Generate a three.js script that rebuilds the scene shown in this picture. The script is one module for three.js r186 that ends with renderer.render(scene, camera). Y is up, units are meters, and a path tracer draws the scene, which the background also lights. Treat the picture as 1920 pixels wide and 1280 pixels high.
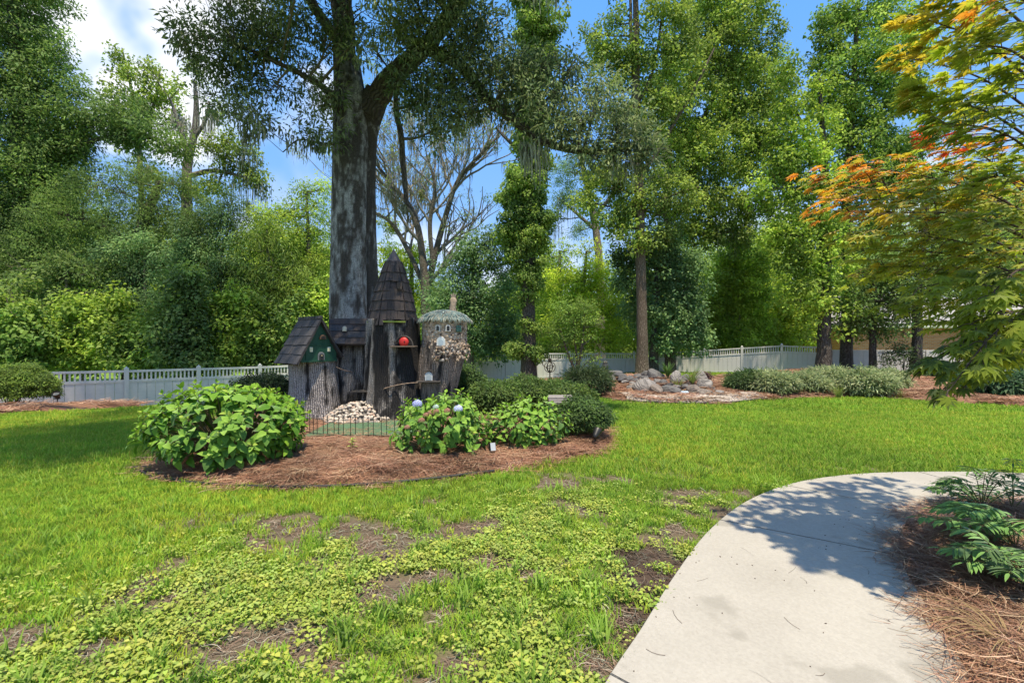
import * as THREE from 'three';
import { mergeGeometries, mergeVertices } from 'three/addons/utils/BufferGeometryUtils.js';
import { RoundedBoxGeometry } from 'three/addons/geometries/RoundedBoxGeometry.js';

// ------------------------------------------------------------------ camera, sky, sun, exposure
const scene = new THREE.Scene();
const EYE = 1.5, FPX = 853.33;                       // eye height in metres; focal length in pixels of the 1920 px photograph
const camera = new THREE.PerspectiveCamera(2 * Math.atan(640 / FPX) * 180 / Math.PI, 1.5, 0.05, 900);
camera.position.set(0, EYE, 0); camera.lookAt(0, EYE, -10);
const renderer = new THREE.WebGLRenderer({ antialias: true });
renderer.toneMapping = THREE.LinearToneMapping;
renderer.toneMappingExposure = 1.72;
renderer.shadowMap.enabled = true;

const SUN_DIR = new THREE.Vector3(0.08, 1, 0.14).normalize();
const sun = new THREE.DirectionalLight(0xffefd2, 4.1);
sun.position.copy(SUN_DIR).multiplyScalar(80); sun.target.position.set(0, 0, -12);
sun.castShadow = true; sun.shadow.radius = 1.6;
sun.shadow.mapSize.set(4096, 4096);
Object.assign(sun.shadow.camera, { left: -45, right: 45, top: 45, bottom: -45, near: 1, far: 200 });
scene.add(sun, sun.target);

// ------------------------------------------------------------------ random numbers and noise
function mulberry(a) { return () => { a |= 0; a = a + 0x6D2B79F5 | 0; let t = Math.imul(a ^ a >>> 15, 1 | a); t = t + Math.imul(t ^ t >>> 7, 61 | t) ^ t; return ((t ^ t >>> 14) >>> 0) / 4294967296; }; }
const hash3 = (x, y, z) => { let h = Math.imul(x, 374761393) ^ Math.imul(y, 668265263) ^ Math.imul(z, 2147483647 - 1274126177); h = Math.imul(h ^ h >>> 13, 1274126177); return ((h ^ h >>> 16) >>> 0) / 4294967296; };
const sm = (t) => t * t * (3 - 2 * t);
const clamp = (v, a = 0, b = 1) => Math.min(b, Math.max(a, v));
const lerp = (a, b, t) => a + (b - a) * t;
const sstep = (a, b, x) => sm(clamp((x - a) / (b - a)));
function vn2(x, y, s = 0, px = 0, py = 0) {           // value noise, periodic where px, py are given
  const xi = Math.floor(x), yi = Math.floor(y), fx = sm(x - xi), fy = sm(y - yi);
  const wx = (v) => px ? ((v % px) + px) % px : v, wy = (v) => py ? ((v % py) + py) % py : v;
  const a = hash3(wx(xi), wy(yi), s), b = hash3(wx(xi + 1), wy(yi), s), c = hash3(wx(xi), wy(yi + 1), s), d = hash3(wx(xi + 1), wy(yi + 1), s);
  return lerp(lerp(a, b, fx), lerp(c, d, fx), fy);
}
function vn3(x, y, z, s = 0) {
  const zi = Math.floor(z), f = sm(z - zi);
  return lerp(vn2(x, y, s + zi * 131), vn2(x, y, s + (zi + 1) * 131), f);
}
const fbm2 = (x, y, s, n = 4, px = 0, py = 0) => { let v = 0, a = .5, t = 0; for (let i = 0; i < n; i++) { v += a * vn2(x, y, s + i * 17, px, py); t += a; a *= .5; x *= 2; y *= 2; px *= 2; py *= 2; } return v / t; };
const fbm3 = (x, y, z, s, n = 4) => { let v = 0, a = .5, t = 0; for (let i = 0; i < n; i++) { v += a * vn3(x, y, z, s + i * 1711); t += a; a *= .5; x *= 2; y *= 2; z *= 2; } return v / t; };
const V = (x, y, z) => new THREE.Vector3(x, y, z);

// ------------------------------------------------------------------ the sky: air, summer clouds and added cloud out of view
{
  const W = 1536, Hh = 768, data = new Float32Array(W * Hh * 4);
  const main = V(-0.80, 0.70, -1).normalize(), second = V(-0.62, .50, -1).normalize();
  for (let j = 0; j < Hh; j++) for (let i = 0; i < W; i++) {
    const v = (j + .5) / Hh, u = (i + .5) / W, el = (v - .5) * Math.PI, az = (u - .5) * 2 * Math.PI;
    const d = V(Math.cos(el) * Math.cos(az), Math.sin(el), Math.cos(el) * Math.sin(az));
    const h = Math.max(0, d.y), t = Math.pow(1 - h, 3.2);
    let r = lerp(.085, .34, t), g = lerp(.262, .50, t), b = lerp(.62, .73, t);
    if (d.y > -.02) {
      const k = 1 / (Math.max(d.y, 0) + .22), n = fbm2(d.x * k * 1.5 + 7.3, d.z * k * 1.5 + 2.1, 5, 6), n2 = fbm3(d.x * 9, d.y * 9, d.z * 9, 77, 5);
      let c = sstep(.53, .68, n * .8 + n2 * .2) * .9;  // denser cloud out of view, added to whiten the fill in shadows
      const dm = d.distanceTo(main), ds = d.distanceTo(second);
      const ahead = sstep(.15, .5, -d.z) * sstep(.80, .62, d.y);          // the blue stretch the garden looks towards
      c = Math.max(c * (1 - .93 * ahead), sstep(.235, .07, dm + (n2 - .5) * .5), .4 * sstep(.18, .02, ds + (n2 - .5) * .5));
      c = Math.max(c, sstep(.26, .05, d.y + (n2 - .5) * .5) * .75);       // bank of haze-white cloud low down
      const lit = .80 + .55 * (fbm3(d.x * 5 + 3, d.y * 5, d.z * 5, 9, 4) - .35);
      r = lerp(r, .74 * lit, c); g = lerp(g, .76 * lit, c); b = lerp(b, .80 * lit, c);
    } else { r = .16; g = .2; b = .16; }
    data.set([r, g, b, 1], (j * W + i) * 4);
  }
  const tex = new THREE.DataTexture(data, W, Hh, THREE.RGBAFormat, THREE.FloatType);
  tex.mapping = THREE.EquirectangularReflectionMapping; tex.magFilter = THREE.LinearFilter; tex.needsUpdate = true;
  scene.background = tex; scene.environment = tex;
}

// ------------------------------------------------------------------ placing, naming, collecting
const at = (px, py, d) => V((px - 960) / FPX * d, EYE - (py - 640) / FPX * d, -d);      // pixel and distance -> a point of the garden
const M1 = (px, d) => px * d / FPX;                                                     // pixels at a distance -> metres
const used = {};
function numbered(n) { const k = used[n] = (used[n] ?? -1) + 1; return k ? n + '_' + String(k).padStart(3, '0') : n; }
function tag(o, label, category, group, kind) { if (label) o.userData.label = label; if (category) o.userData.category = category; if (group) o.userData.group = group; if (kind) o.userData.kind = kind; return o; }
function thing(name, label, category, p = V(0, 0, 0), group, turn = 0) { const o = new THREE.Group(); o.name = numbered(name); o.position.copy(p); o.rotation.y = turn; scene.add(o); return tag(o, label, category, group); }
function shadow(m) { m.castShadow = true; m.receiveShadow = true; return m; }
function part(name, geo, mat, parent, p) { const m = shadow(new THREE.Mesh(geo, mat)); m.name = parent === scene ? numbered(name) : name; if (p) m.position.copy(p); parent.add(m); return m; }
function copies(name, geo, mat, mats, cols, parent) {
  const m = shadow(new THREE.InstancedMesh(geo, mat, mats.length));
  for (let i = 0; i < mats.length; i++) { m.setMatrixAt(i, mats[i]); if (cols) m.setColorAt(i, cols[i]); }
  m.name = parent === scene ? numbered(name) : name; m.userData.kind = 'stuff'; parent.add(m); return m;
}
class Geo {
  constructor() { this.p = []; this.i = []; this.u = []; this.c = []; }
  v(x, y, z, u = 0, w = 0, c) { this.p.push(x, y, z); this.u.push(u, w); if (c) this.c.push(c[0], c[1], c[2]); return this.p.length / 3 - 1; }
  q(a, b, c, d) { this.i.push(a, b, c, a, c, d); }
  t(a, b, c) { this.i.push(a, b, c); }
  // a tapering tube through points, uv in metres; shape(angle, k) multiplies the radius, color(point, angle, k) tints
  tube(pts, rad, sides = 8, o = {}) {
    const n = pts.length; let nor = null, len = 0; const base = this.p.length / 3;
    const row = sides + 1;
    for (let k = 0; k < n; k++) {
      const t = pts[Math.min(n - 1, k + 1)].clone().sub(pts[Math.max(0, k - 1)]).normalize();
      if (!nor) { nor = Math.abs(t.x) < .9 ? V(1, 0, 0) : V(0, 0, 1); }
      nor.addScaledVector(t, -nor.dot(t)).normalize(); const bi = t.clone().cross(nor);
      if (k) len += pts[k].distanceTo(pts[k - 1]);
      for (let s = 0; s <= sides; s++) {
        const a = s / sides * Math.PI * 2, r = rad[k] * (o.shape ? o.shape(a, k / (n - 1), k) : 1);
        const x = pts[k].x + (nor.x * Math.cos(a) + bi.x * Math.sin(a)) * r, y = pts[k].y + (nor.y * Math.cos(a) + bi.y * Math.sin(a)) * r, z = pts[k].z + (nor.z * Math.cos(a) + bi.z * Math.sin(a)) * r;
        this.v(x, y, z, s / sides * Math.max(1, Math.round(6.28 * rad[0] / (o.tile || 1))) * (o.tile || 1), len, o.color ? o.color(x, y, z, a, k / (n - 1)) : null);
      }
    }
    for (let k = 0; k < n - 1; k++) for (let s = 0; s < sides; s++) { const a = base + k * row + s, b = a + row; this.q(a, a + 1, b + 1, b); }
    if (o.cap) { const k = n - 1, c = this.v(pts[k].x, pts[k].y, pts[k].z, 0, len, o.color ? o.color(pts[k].x, pts[k].y, pts[k].z, 0, 1) : null); for (let s = 0; s < sides; s++) this.t(base + k * row + s, base + k * row + s + 1, c); }
    return this;
  }
  build(flat) {
    let g = new THREE.BufferGeometry();
    g.setAttribute('position', new THREE.Float32BufferAttribute(this.p, 3)); g.setAttribute('uv', new THREE.Float32BufferAttribute(this.u, 2));
    if (this.c.length) g.setAttribute('color', new THREE.Float32BufferAttribute(this.c, 3));
    g.setIndex(this.i); if (flat) g = g.toNonIndexed(); g.computeVertexNormals(); return g;
  }
}
function smooth(pts, n) { return new THREE.CatmullRomCurve3(pts, false, 'centripetal').getPoints(n); }
function along(arr, t) { const f = t * (arr.length - 1), i = Math.min(arr.length - 2, Math.floor(f)); return lerp(arr[i], arr[i + 1], f - i); }
const frame = (pos, y, z, s = 1, sx = 1) => { const Y = y.clone().normalize(), X = Y.clone().cross(z).normalize(), Z = X.clone().cross(Y); return new THREE.Matrix4().makeBasis(X.multiplyScalar(s * sx), Y.multiplyScalar(s), Z.multiplyScalar(s)).setPosition(pos); };
const randDir = (r) => { const z = 2 * r() - 1, a = r() * 6.2832, k = Math.sqrt(1 - z * z); return V(k * Math.cos(a), z, k * Math.sin(a)); };
const col = (r, g, b) => new THREE.Color().setRGB(r, g, b);
function inPoly(x, d, P) { let c = false; for (let i = 0, j = P.length - 1; i < P.length; j = i++) { const [xi, yi] = P[i], [xj, yj] = P[j]; if ((yi > d) !== (yj > d) && x < (xj - xi) * (d - yi) / (yj - yi) + xi) c = !c; } return c; }
const interp = (T, x) => { if (x <= T[0][0]) return T[0][1]; for (let i = 1; i < T.length; i++) if (x <= T[i][0]) { const t = (x - T[i - 1][0]) / (T[i][0] - T[i - 1][0]); return lerp(T[i - 1][1], T[i][1], t); } return T[T.length - 1][1]; };

// ------------------------------------------------------------------ textures
const texels = (w, h, f, srgb = true) => {
  const a = new Uint8Array(w * h * 4);
  for (let j = 0; j < h; j++) for (let i = 0; i < w; i++) { const c = f(i / w, j / h, i, j); const k = (j * w + i) * 4; for (let q = 0; q < 3; q++) { const v = clamp(c[q]); a[k + q] = 255 * (srgb ? (v <= .0031308 ? v * 12.92 : 1.055 * Math.pow(v, 1 / 2.4) - .055) : v); } a[k + 3] = 255; }
  const t = new THREE.DataTexture(a, w, h, THREE.RGBAFormat); t.wrapS = t.wrapT = THREE.RepeatWrapping; t.magFilter = THREE.LinearFilter; t.minFilter = THREE.LinearMipmapLinearFilter; t.generateMipmaps = true;
  if (srgb) t.colorSpace = THREE.SRGBColorSpace; t.needsUpdate = true; return t;
};
const gray = (v) => [v, v, v];
const mix3 = (a, b, t) => [lerp(a[0], b[0], t), lerp(a[1], b[1], t), lerp(a[2], b[2], t)];
const rep = (t, x, y = x) => { const c = t.clone(); c.repeat.set(x, y); c.needsUpdate = true; return c; };
// bark: long plates parted by wandering furrows
const barkH = (u, v, nu = 9, nv = 3, s = 3, wig = 1.7) => {
  const w = (fbm2(u * 6, v * 10, s + 5, 3, 6, 10) - .5) * wig;
  const x = u * nu + w, f = Math.abs(((x % 1) + 1) % 1 - .5) * 2, id = Math.floor(x);
  const cr = vn2(u * nu * 2, v * nv * 5, s, nu * 2, nv * 5);
  return clamp(1 - Math.pow(f, 2.6) * .95) * (.72 + .28 * cr) * (.8 + .2 * fbm2(u * 30, v * 60, s + 1, 2, 30, 60));
};
const T = {};
T.barkBump = texels(512, 1024, (u, v) => gray(barkH(u, v)), false);
T.bark = texels(512, 1024, (u, v) => { const h = barkH(u, v), n = fbm2(u * 12, v * 16, 21, 4, 12, 16); return mix3([.065, .056, .05], mix3([.19, .165, .14], [.30, .285, .26], sstep(.45, .7, n)), h); });
T.barkDark = texels(512, 1024, (u, v) => { const h = barkH(u, v, 11, 3, 40), n = fbm2(u * 12, v * 16, 61, 4, 12, 16); return mix3([.03, .027, .025], mix3([.085, .075, .066], [.16, .15, .135], sstep(.5, .75, n)), h); });
T.lichen = texels(512, 1024, (u, v) => { const h = barkH(u, v, 26, 9, 90, 1.1), n = fbm2(u * 90, v * 120, 71, 2, 90, 120), q = sstep(.62, .8, vn2(u * 110, v * 130, 75, 110, 130)); return mix3(gray(.16), gray(1.0), clamp(h * .5 + (n - .3) * .9 + q * .5)); });
T.lichenBump = texels(512, 1024, (u, v) => gray(barkH(u, v, 26, 9, 90, 1.1)), false);
T.wood = texels(256, 512, (u, v) => { const g = fbm2(u * 34, v * 3, 11, 4, 34, 3), n = fbm2(u * 5, v * 5, 12, 3, 5, 5); return gray(.55 + .45 * g * (.6 + .8 * n)); });
T.woodBump = texels(256, 512, (u, v) => gray(fbm2(u * 40, v * 3, 11, 4, 40, 3)), false);
T.concrete = texels(1024, 1024, (u, v) => {
  const n = fbm2(u * 5, v * 5, 31, 5, 5, 5), f = fbm2(u * 160, v * 160, 33, 2, 160, 160), s = vn2(u * 330, v * 330, 39, 330, 330), st = sstep(.60, .74, fbm2(u * 7, v * 7, 35, 5, 7, 7));
  let c = mix3([.285, .268, .236], [.43, .41, .366], n * .55 + f * .45); c = mix3(c, [.25, .237, .205], st * .65); if (s > .93) c = mix3(c, [.27, .25, .22], .55); return c; });
T.concreteBump = texels(512, 512, (u, v) => gray(fbm2(u * 120, v * 120, 33, 3, 120, 120)), false);
T.soil = texels(512, 512, (u, v) => { const n = fbm2(u * 8, v * 8, 41, 5, 8, 8), f = fbm2(u * 90, v * 90, 42, 3, 90, 90); return gray(.45 + .65 * (n * .45 + f * .55)); });
T.soilBump = texels(512, 512, (u, v) => gray(fbm2(u * 40, v * 40, 42, 4, 40, 40)), false);
T.straw = texels(512, 512, (u, v) => { const a = fbm2(u * 60, v * 9, 51, 3, 60, 9), b = fbm2(u * 9, v * 60, 52, 3, 9, 60), n = fbm2(u * 5, v * 5, 53, 3, 5, 5); return mix3([.085, .04, .022], [.33, .17, .10], Math.max(a, b) * .75 + (n - .5) * .4); });
T.stone = texels(512, 512, (u, v) => { const n = fbm2(u * 5, v * 5, 61, 6, 5, 5), f = fbm2(u * 60, v * 60, 62, 3, 60, 60), l = sstep(.58, .68, fbm2(u * 9, v * 9, 64, 4, 9, 9)); return mix3(gray(.45 + .55 * (n * .6 + f * .4)), gray(1.15), l * .5); });
T.stoneBump = texels(512, 512, (u, v) => gray(fbm2(u * 16, v * 16, 61, 6, 16, 16)), false);
T.vinyl = texels(256, 256, (u, v) => gray(.9 + .1 * fbm2(u * 6, v * 14, 81, 4, 6, 14)));
T.brick = texels(256, 256, (u, v) => { const r = Math.floor(v * 16), x = u * 6 + (r % 2) * .5, fx = x % 1, fy = v * 16 % 1; if (fx < .06 || fy < .14) return [.40, .33, .27]; const k = hash3(Math.floor(x) % 6, r, 7); return mix3([.42, .15, .06], [.55, .24, .11], k); });
T.roof = texels(256, 256, (u, v) => { const r = Math.floor(v * 14), x = u * 8 + (r % 2) * .5; return gray((.75 + .35 * hash3(Math.floor(x) % 8, r, 9)) * (v * 14 % 1 < .15 ? .6 : 1)); });

const std = (c, o = {}) => new THREE.MeshStandardMaterial({ color: Array.isArray(c) ? col(...c) : c, roughness: .85, ...o });
const leafMat = (tr = .4, coat = .25, o = {}) => new THREE.MeshPhysicalMaterial({ color: 0xffffff, roughness: .93, specularIntensity: .35, transmission: tr, thickness: 0, clearcoat: coat, clearcoatRoughness: .36, side: THREE.DoubleSide, vertexColors: true, ...o });
const MAT = {
  leaf: leafMat(.5, .13), leafWaxy: leafMat(.42, .22), grass: leafMat(.42, 0),
  bark: std(0xffffff, { map: T.bark, bumpMap: T.barkBump, bumpScale: .035, vertexColors: true }),
  barkDark: std(0xffffff, { map: T.barkDark, bumpMap: T.barkBump, bumpScale: .03 }),
  lichen: std(0xffffff, { map: T.lichen, bumpMap: T.lichenBump, bumpScale: .03, vertexColors: true, roughness: .95 }),
  twig: std([.10, .085, .07]), paleTwig: std([.22, .20, .17]), moss: std([.27, .29, .22], { side: THREE.DoubleSide }),
  black: std([.012, .012, .013], { roughness: .45 }), concrete: std(0xffffff, { map: rep(T.concrete, .5), bumpMap: rep(T.concreteBump, 1.5), bumpScale: .0015, roughness: .9 }),
};
// ------------------------------------------------------------------ ground
const dFence = [[-22, 8.5], [-14.1, 14], [-9.8, 18], [-2.25, 24], [1.6, 26], [5.6, 27.2], [12.6, 26.3], [14.7, 25.6], [17, 24.8], [24, 24], [40, 22]];
const topY = [[-22, .6], [-14.1, .565], [-12.5, .53], [-9.8, .51], [-2.25, .68], [1.6, .83], [5.6, .80], [8.3, .80], [12.6, 1.07], [14.7, 1.29], [17, 1.2], [17.3, 1.06], [24, 1.06]];
const FENCE_H = 1.5;
const lowY = [[-22, -.9], [-14.1, -.935], [-9.8, -.99], [-2.25, -.82], [1.6, -.68], [5.6, -.55], [8, -.32], [12.6, -.3], [14.7, -.22], [17, -.3], [24, -.44]];
const bump = (x, d, cx, cd, rx, rd, h) => { const q = ((x - cx) / rx) ** 2 + ((d - cd) / rd) ** 2; return q < 1 ? h * (1 - q) * (1 - q) : 0; };
function groundY(x, z) {
  const d = -z; if (d < 7) return bump(x, d, -1.6, 6.2, 3.4, 2.2, .05) * sstep(7, 5, d);
  const f = interp(dFence, x), target = interp(lowY, x), s0 = lerp(9.2, 14.5, sstep(-7, 3, x));
  let y = target * sstep(Math.min(s0, f - 3), f - .3, d);
  y += (vn2(x * .2, d * .2, 15) - .5) * .10 * sstep(9, 14, d);
  y += bump(x, d, 4.4, 15.2, 3.6, 3.8, .22) - bump(x, d, 4.55, 12.6, .95, .6, .22) + bump(x, d, 12, 20, 8, 6, .25);     // the banks behind the pond and under the trees
  return y;
}
const onGround = (x, d, up = 0) => V(x, groundY(x, -d) + up, -d);
// outlines in metres: across, away
const BED = [[-4.36, 5.5], [-4.2, 5.15], [-3.81, 4.92], [-3.09, 4.7], [-2.37, 4.6], [-1.69, 4.63], [-.906, 4.83], [-.356, 5.06], [.252, 5.38], [.81, 5.77], [1.3, 6.3], [1.58, 7.1], [1.62, 8.2], [1.75, 9.6], [1.5, 11], [-.5, 12.3], [-4, 12.0], [-5.6, 9.6], [-5.2, 7.2]];
const BACKBED = [[1.9, 13.0], [2.25, 11.9], [3.1, 11.1], [4.0, 10.85], [4.86, 10.85], [6.27, 11.55], [8.6, 12.2], [10.2, 12.0], [10.7, 11.2], [12.2, 10.4], [16, 10], [24, 13], [24, 23.9], [18, 24.5], [14.2, 22.5], [12, 20.5], [9, 18.5], [6.4, 18], [4.5, 22], [3, 23.5], [1.2, 22], [.6, 16]];
const LEFTBED = [[-18, 9], [-11.5, 8.9], [-9.4, 10.2], [-9.0, 11.2], [-10.5, 12.6], [-13.0, 14.4], [-18, 11.5]];
const PATH_L = [[-.9, .2], [-.2, 1.0], [.42, 2.0], [.654, 2.33], [1.0, 2.84], [1.54, 3.56], [2.16, 4.2], [2.87, 4.71], [3.5, 4.98], [4.14, 5.12], [5.08, 5.16], [5.9, 5.08], [7.4, 4.8], [9.5, 4.2]];
const PATH_R = [[.7, -.6], [1.25, .55], [1.86, 1.75], [2.05, 2.05], [2.30, 2.5], [2.62, 3.05], [3.05, 3.56], [3.55, 3.95], [4.1, 4.16], [4.7, 4.2], [5.2, 4.18], [5.8, 4.08], [7.1, 3.8], [9.1, 3.2]];
const NEARBED = [...PATH_R.slice(1), [9.3, .6], [3, .3]];
const PATH = [...PATH_L, ...PATH_R.slice().reverse()];
const crisp = (P, n) => new THREE.CatmullRomCurve3(P.map(([x, d]) => V(x, 0, -d)), true, 'centripetal').getPoints(n).map((p) => [p.x, -p.z]);
const BEDs = crisp(BED, 90), BACKs = crisp(BACKBED, 120);
const patch = (x, d, px, py, rx, ry) => { const c = 1280 / (py - 640), X = (px - 960) / FPX * c; const q = ((x - X) / M1(rx, c)) ** 2 + ((d - c) / (c * ry / (py - 640))) ** 2; return q; };
const BARE = [[690, 1035, 75, 32], [865, 990, 80, 22], [1040, 905, 46, 15], [1215, 1080, 85, 70], [1190, 1165, 55, 50], [1350, 962, 65, 20], [1262, 1003, 70, 22], [540, 1195, 75, 34], [700, 1108, 48, 30], [840, 1155, 40, 26], [1000, 1085, 52, 20], [870, 1245, 70, 34], [55, 1195, 70, 30], [310, 1125, 60, 22], [1150, 1250, 60, 30], [930, 1055, 60, 16], [820, 1080, 50, 12], [170, 1215, 60, 22], [1290, 925, 60, 10], [470, 860, 1, 1], [1150, 900, 40, 7], [620, 1240, 50, 18]];
function bareness(x, d) {
  let v = 0; const w = (fbm2(x * 6, d * 6, 301, 4) - .5) * 2.3;
  for (const b of BARE) { const q = Math.sqrt(patch(x, d, ...b)); v = Math.max(v, (1 - sstep(.45, 1.35, q + w)) * .96); }
  const zone = sstep(6.5, 4.2, d) * sstep(-3.2, -1.2, x + d * .18);
  v = Math.max(v, zone * sstep(.60, .70, fbm2(x * 2.6, d * 2.6, 305, 4)) * .9);
  return v;
}
function weediness(x, d) { return sstep(4.9, 2.9, d + (fbm2(x * 1.2, d * 1.2, 307, 3) - .5) * 2.6) * sstep(-3.4, -.9, x + (3.2 - d) * .9); }
{
  const g = new Geo(), NA = 420, rs = [0]; for (let r = .25; r < 420; r *= 1.035) rs.push(r);
  const soil = [.15, .108, .075], dark = [.07, .042, .03], green = [.19, .34, .03];
  for (let k = 0; k < rs.length; k++) for (let a = 0; a <= NA; a++) {
    const t = -Math.PI / 2 + (a / NA) * Math.PI * 2, x = Math.cos(t) * rs[k], z = Math.sin(t) * rs[k], d = -z;
    let y = groundY(x, z); if (d < 0) y = 0;
    const bn = rs[k] < 14 && d > 0 ? bareness(x, d) : 0, dk = Math.sqrt(Math.min(patch(x, d, 1215, 1080, 85, 70), patch(x, d, 1190, 1165, 60, 60)));
    let c = mix3(soil, green, (1 - bn) * (.25 + .6 * sstep(4, 10, rs[k])) * (.8 + .4 * vn2(x * .8, z * .8, 3)));
    if (d > 1) c = mix3(c, dark, (1 - sstep(.8, 1.3, dk)) * .85);
    g.v(x, y - .012, z, x, z, c);
  }
  const R = NA + 1;
  for (let k = 0; k < rs.length - 1; k++) for (let a = 0; a < NA; a++) { const p = k * R + a; g.q(p, p + R, p + R + 1, p + 1); }
  const m = part('ground', g.build(), std(0xffffff, { map: rep(T.soil, 1.1), bumpMap: rep(T.soilBump, 1.6), bumpScale: .012, vertexColors: true, roughness: 1 }), scene);
  tag(m, 'brown soil of the garden under the lawn with bare patches', 'ground', null, 'structure');
}
// ------------------------------------------------------------------ mulch beds: a low mounded sheet under loose pine needles
function bed(P, label, rise, step, needles, seed, scale = 1) {
  let x0 = 1e9, x1 = -1e9, d0 = 1e9, d1 = -1e9; for (const [x, d] of P) { x0 = Math.min(x0, x); x1 = Math.max(x1, x); d0 = Math.min(d0, d); d1 = Math.max(d1, d); }
  const edge = (x, d) => { let m = 1e9; for (let i = 0, j = P.length - 1; i < P.length; j = i++) { const [ax, ad] = P[j], [bx, bd] = P[i], ux = bx - ax, ud = bd - ad, t = clamp(((x - ax) * ux + (d - ad) * ud) / (ux * ux + ud * ud + 1e-9)); m = Math.min(m, Math.hypot(x - ax - ux * t, d - ad - ud * t)); } return m * (inPoly(x, d, P) ? 1 : -1); };
  const top = (x, d) => { const e = edge(x, d); return groundY(x, -d) + rise * sstep(-.02, .38, e) + (e > 0 ? (fbm2(x * 3, d * 3, seed, 3) - .45) * .06 * scale * sstep(0, .3, e) : -.05); };
  const g = new Geo(), nx = Math.ceil((x1 - x0 + .6) / step), nd = Math.ceil((d1 - d0 + .6) / step), id = {};
  for (let j = 0; j <= nd; j++) for (let i = 0; i <= nx; i++) { const x = x0 - .3 + i * step, d = d0 - .3 + j * step; if (edge(x, d) > -step * 1.5) id[j * 9999 + i] = g.v(x, top(x, d), -d, x, -d); }
  for (let j = 0; j < nd; j++) for (let i = 0; i < nx; i++) { const a = id[j * 9999 + i], b = id[j * 9999 + i + 1], c = id[(j + 1) * 9999 + i + 1], e = id[(j + 1) * 9999 + i]; if (a !== undefined && b !== undefined && c !== undefined && e !== undefined) g.q(a, b, c, e); }
  const m = part('mulch_bed', g.build(), MAT.mulch, scene); tag(m, label, 'mulch bed', null, 'structure');
  return { edge, top, x0, x1, d0, d1, P };
}
MAT.mulch = std(0xffffff, { map: rep(T.straw, 1.3), bumpMap: rep(T.straw, 1.3), bumpScale: .02, roughness: 1 });
const bedFront = bed(BEDs, 'pine straw bed around the stump castle and the hydrangeas', .10, .07, 0, 401);
const bedNear = bed(NEARBED, 'pine straw bed beside the curve of the concrete path', .09, .06, 0, 402);
const bedBack = bed(BACKs, 'long pine straw bed around the rock pond and under the trees by the fence', .10, .16, 0, 403);
const bedLeft = bed(crisp(LEFTBED, 40), 'pine straw bed around the clipped hedge by the white fence', .12, .12, 0, 404);
MAT.needle = std(0xffffff, { vertexColors: true, roughness: .7, side: THREE.DoubleSide });
function needleClump(n, R, L, w, seed) {
  const r = mulberry(seed), g = new Geo();
  for (let k = 0; k < n; k++) {
    const a = r() * 6.283, q = R * Math.sqrt(r()), b = r() * 6.283, len = L * (.6 + .6 * r()), c0 = V(q * Math.cos(a), .004 + .04 * r() * r(), q * Math.sin(a)), dir = V(Math.cos(b), (r() - .45) * .35, Math.sin(b)), side = V(-Math.sin(b), .5 * (r() - .5), Math.cos(b)).normalize();
    const bend = (r() - .5) * .35 * len, t = r(), c = t < .72 ? mix3([.23, .118, .072], [.40, .24, .155], r()) : t < .9 ? mix3([.46, .33, .21], [.58, .44, .31], r()) : [.10, .05, .033];
    let pr = null;
    for (let s = 0; s <= 3; s++) {
      const u = s / 3 - .5, p = c0.clone().addScaledVector(dir, u * len).addScaledVector(side, bend * (4 * u * u)), ww = w * (s === 3 ? .4 : 1);
      p.y = Math.max(.002, p.y - .01 * Math.abs(u));
      const A = g.v(p.x + side.x * ww / 2, p.y + .3 * ww, p.z + side.z * ww / 2, 0, 0, c), B = g.v(p.x - side.x * ww / 2, p.y, p.z - side.z * ww / 2, 0, 0, c);
      if (pr) g.q(pr[0], pr[1], B, A); pr = [A, B];
    }
  }
  return g.build();
}
function strew(b, per, geo, seed, label, dmax = 99, grow = 1, over = 0) {
  const r = mulberry(seed), ms = [], cs = [], area = (b.x1 - b.x0) * (b.d1 - b.d0);
  for (let k = 0; k < area * per; k++) {
    const x = lerp(b.x0 - .1, b.x1 + .1, r()), d = lerp(b.d0 - .1, b.d1 + .1, r()); const e = b.edge(x, d); if (e < -over * r() || d > dmax) continue;
    if (Math.abs(x) > 1.35 * d + 1.5) continue;
    const s = grow * (.8 + .5 * r()), m = new THREE.Matrix4().makeRotationFromEuler(new THREE.Euler((r() - .5) * .25, r() * 6.283, (r() - .5) * .25)).scale(V(s, s, s)).setPosition(x, (e < 0 ? groundY(x, -d) + .02 : b.top(x, d)), -d);
    ms.push(m); const v = .62 + .6 * vn2(x * 1.7, d * 1.7, seed) * (.7 + .6 * r()); cs.push(col(v * (1 + .1 * r()), v * (.92 + .12 * r()), v * (.9 + .1 * r())));
  }
  tag(copies('pine_straw', geo, MAT.needle, ms, cs, scene), label, 'pine straw', null, 'stuff');
}
strew(bedFront, 75, needleClump(46, .17, .22, .0034, 11), 411, 'reddish brown pine needles strewn round the hydrangeas and castle', 8.5, 1, .05);
strew(bedNear, 190, needleClump(44, .15, .24, .0027, 12), 412, 'tangled brown pine needles spilling onto the path', 6, 1, .06);
strew(bedBack, 11, needleClump(46, .34, .4, .011, 13), 413, 'orange brown pine needles around the pond and far shrubs', 24, 1, .1);
strew(bedLeft, 12, needleClump(46, .3, .35, .009, 14), 414, 'brown pine needles around the clipped hedge', 20, 1, .1);

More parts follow.
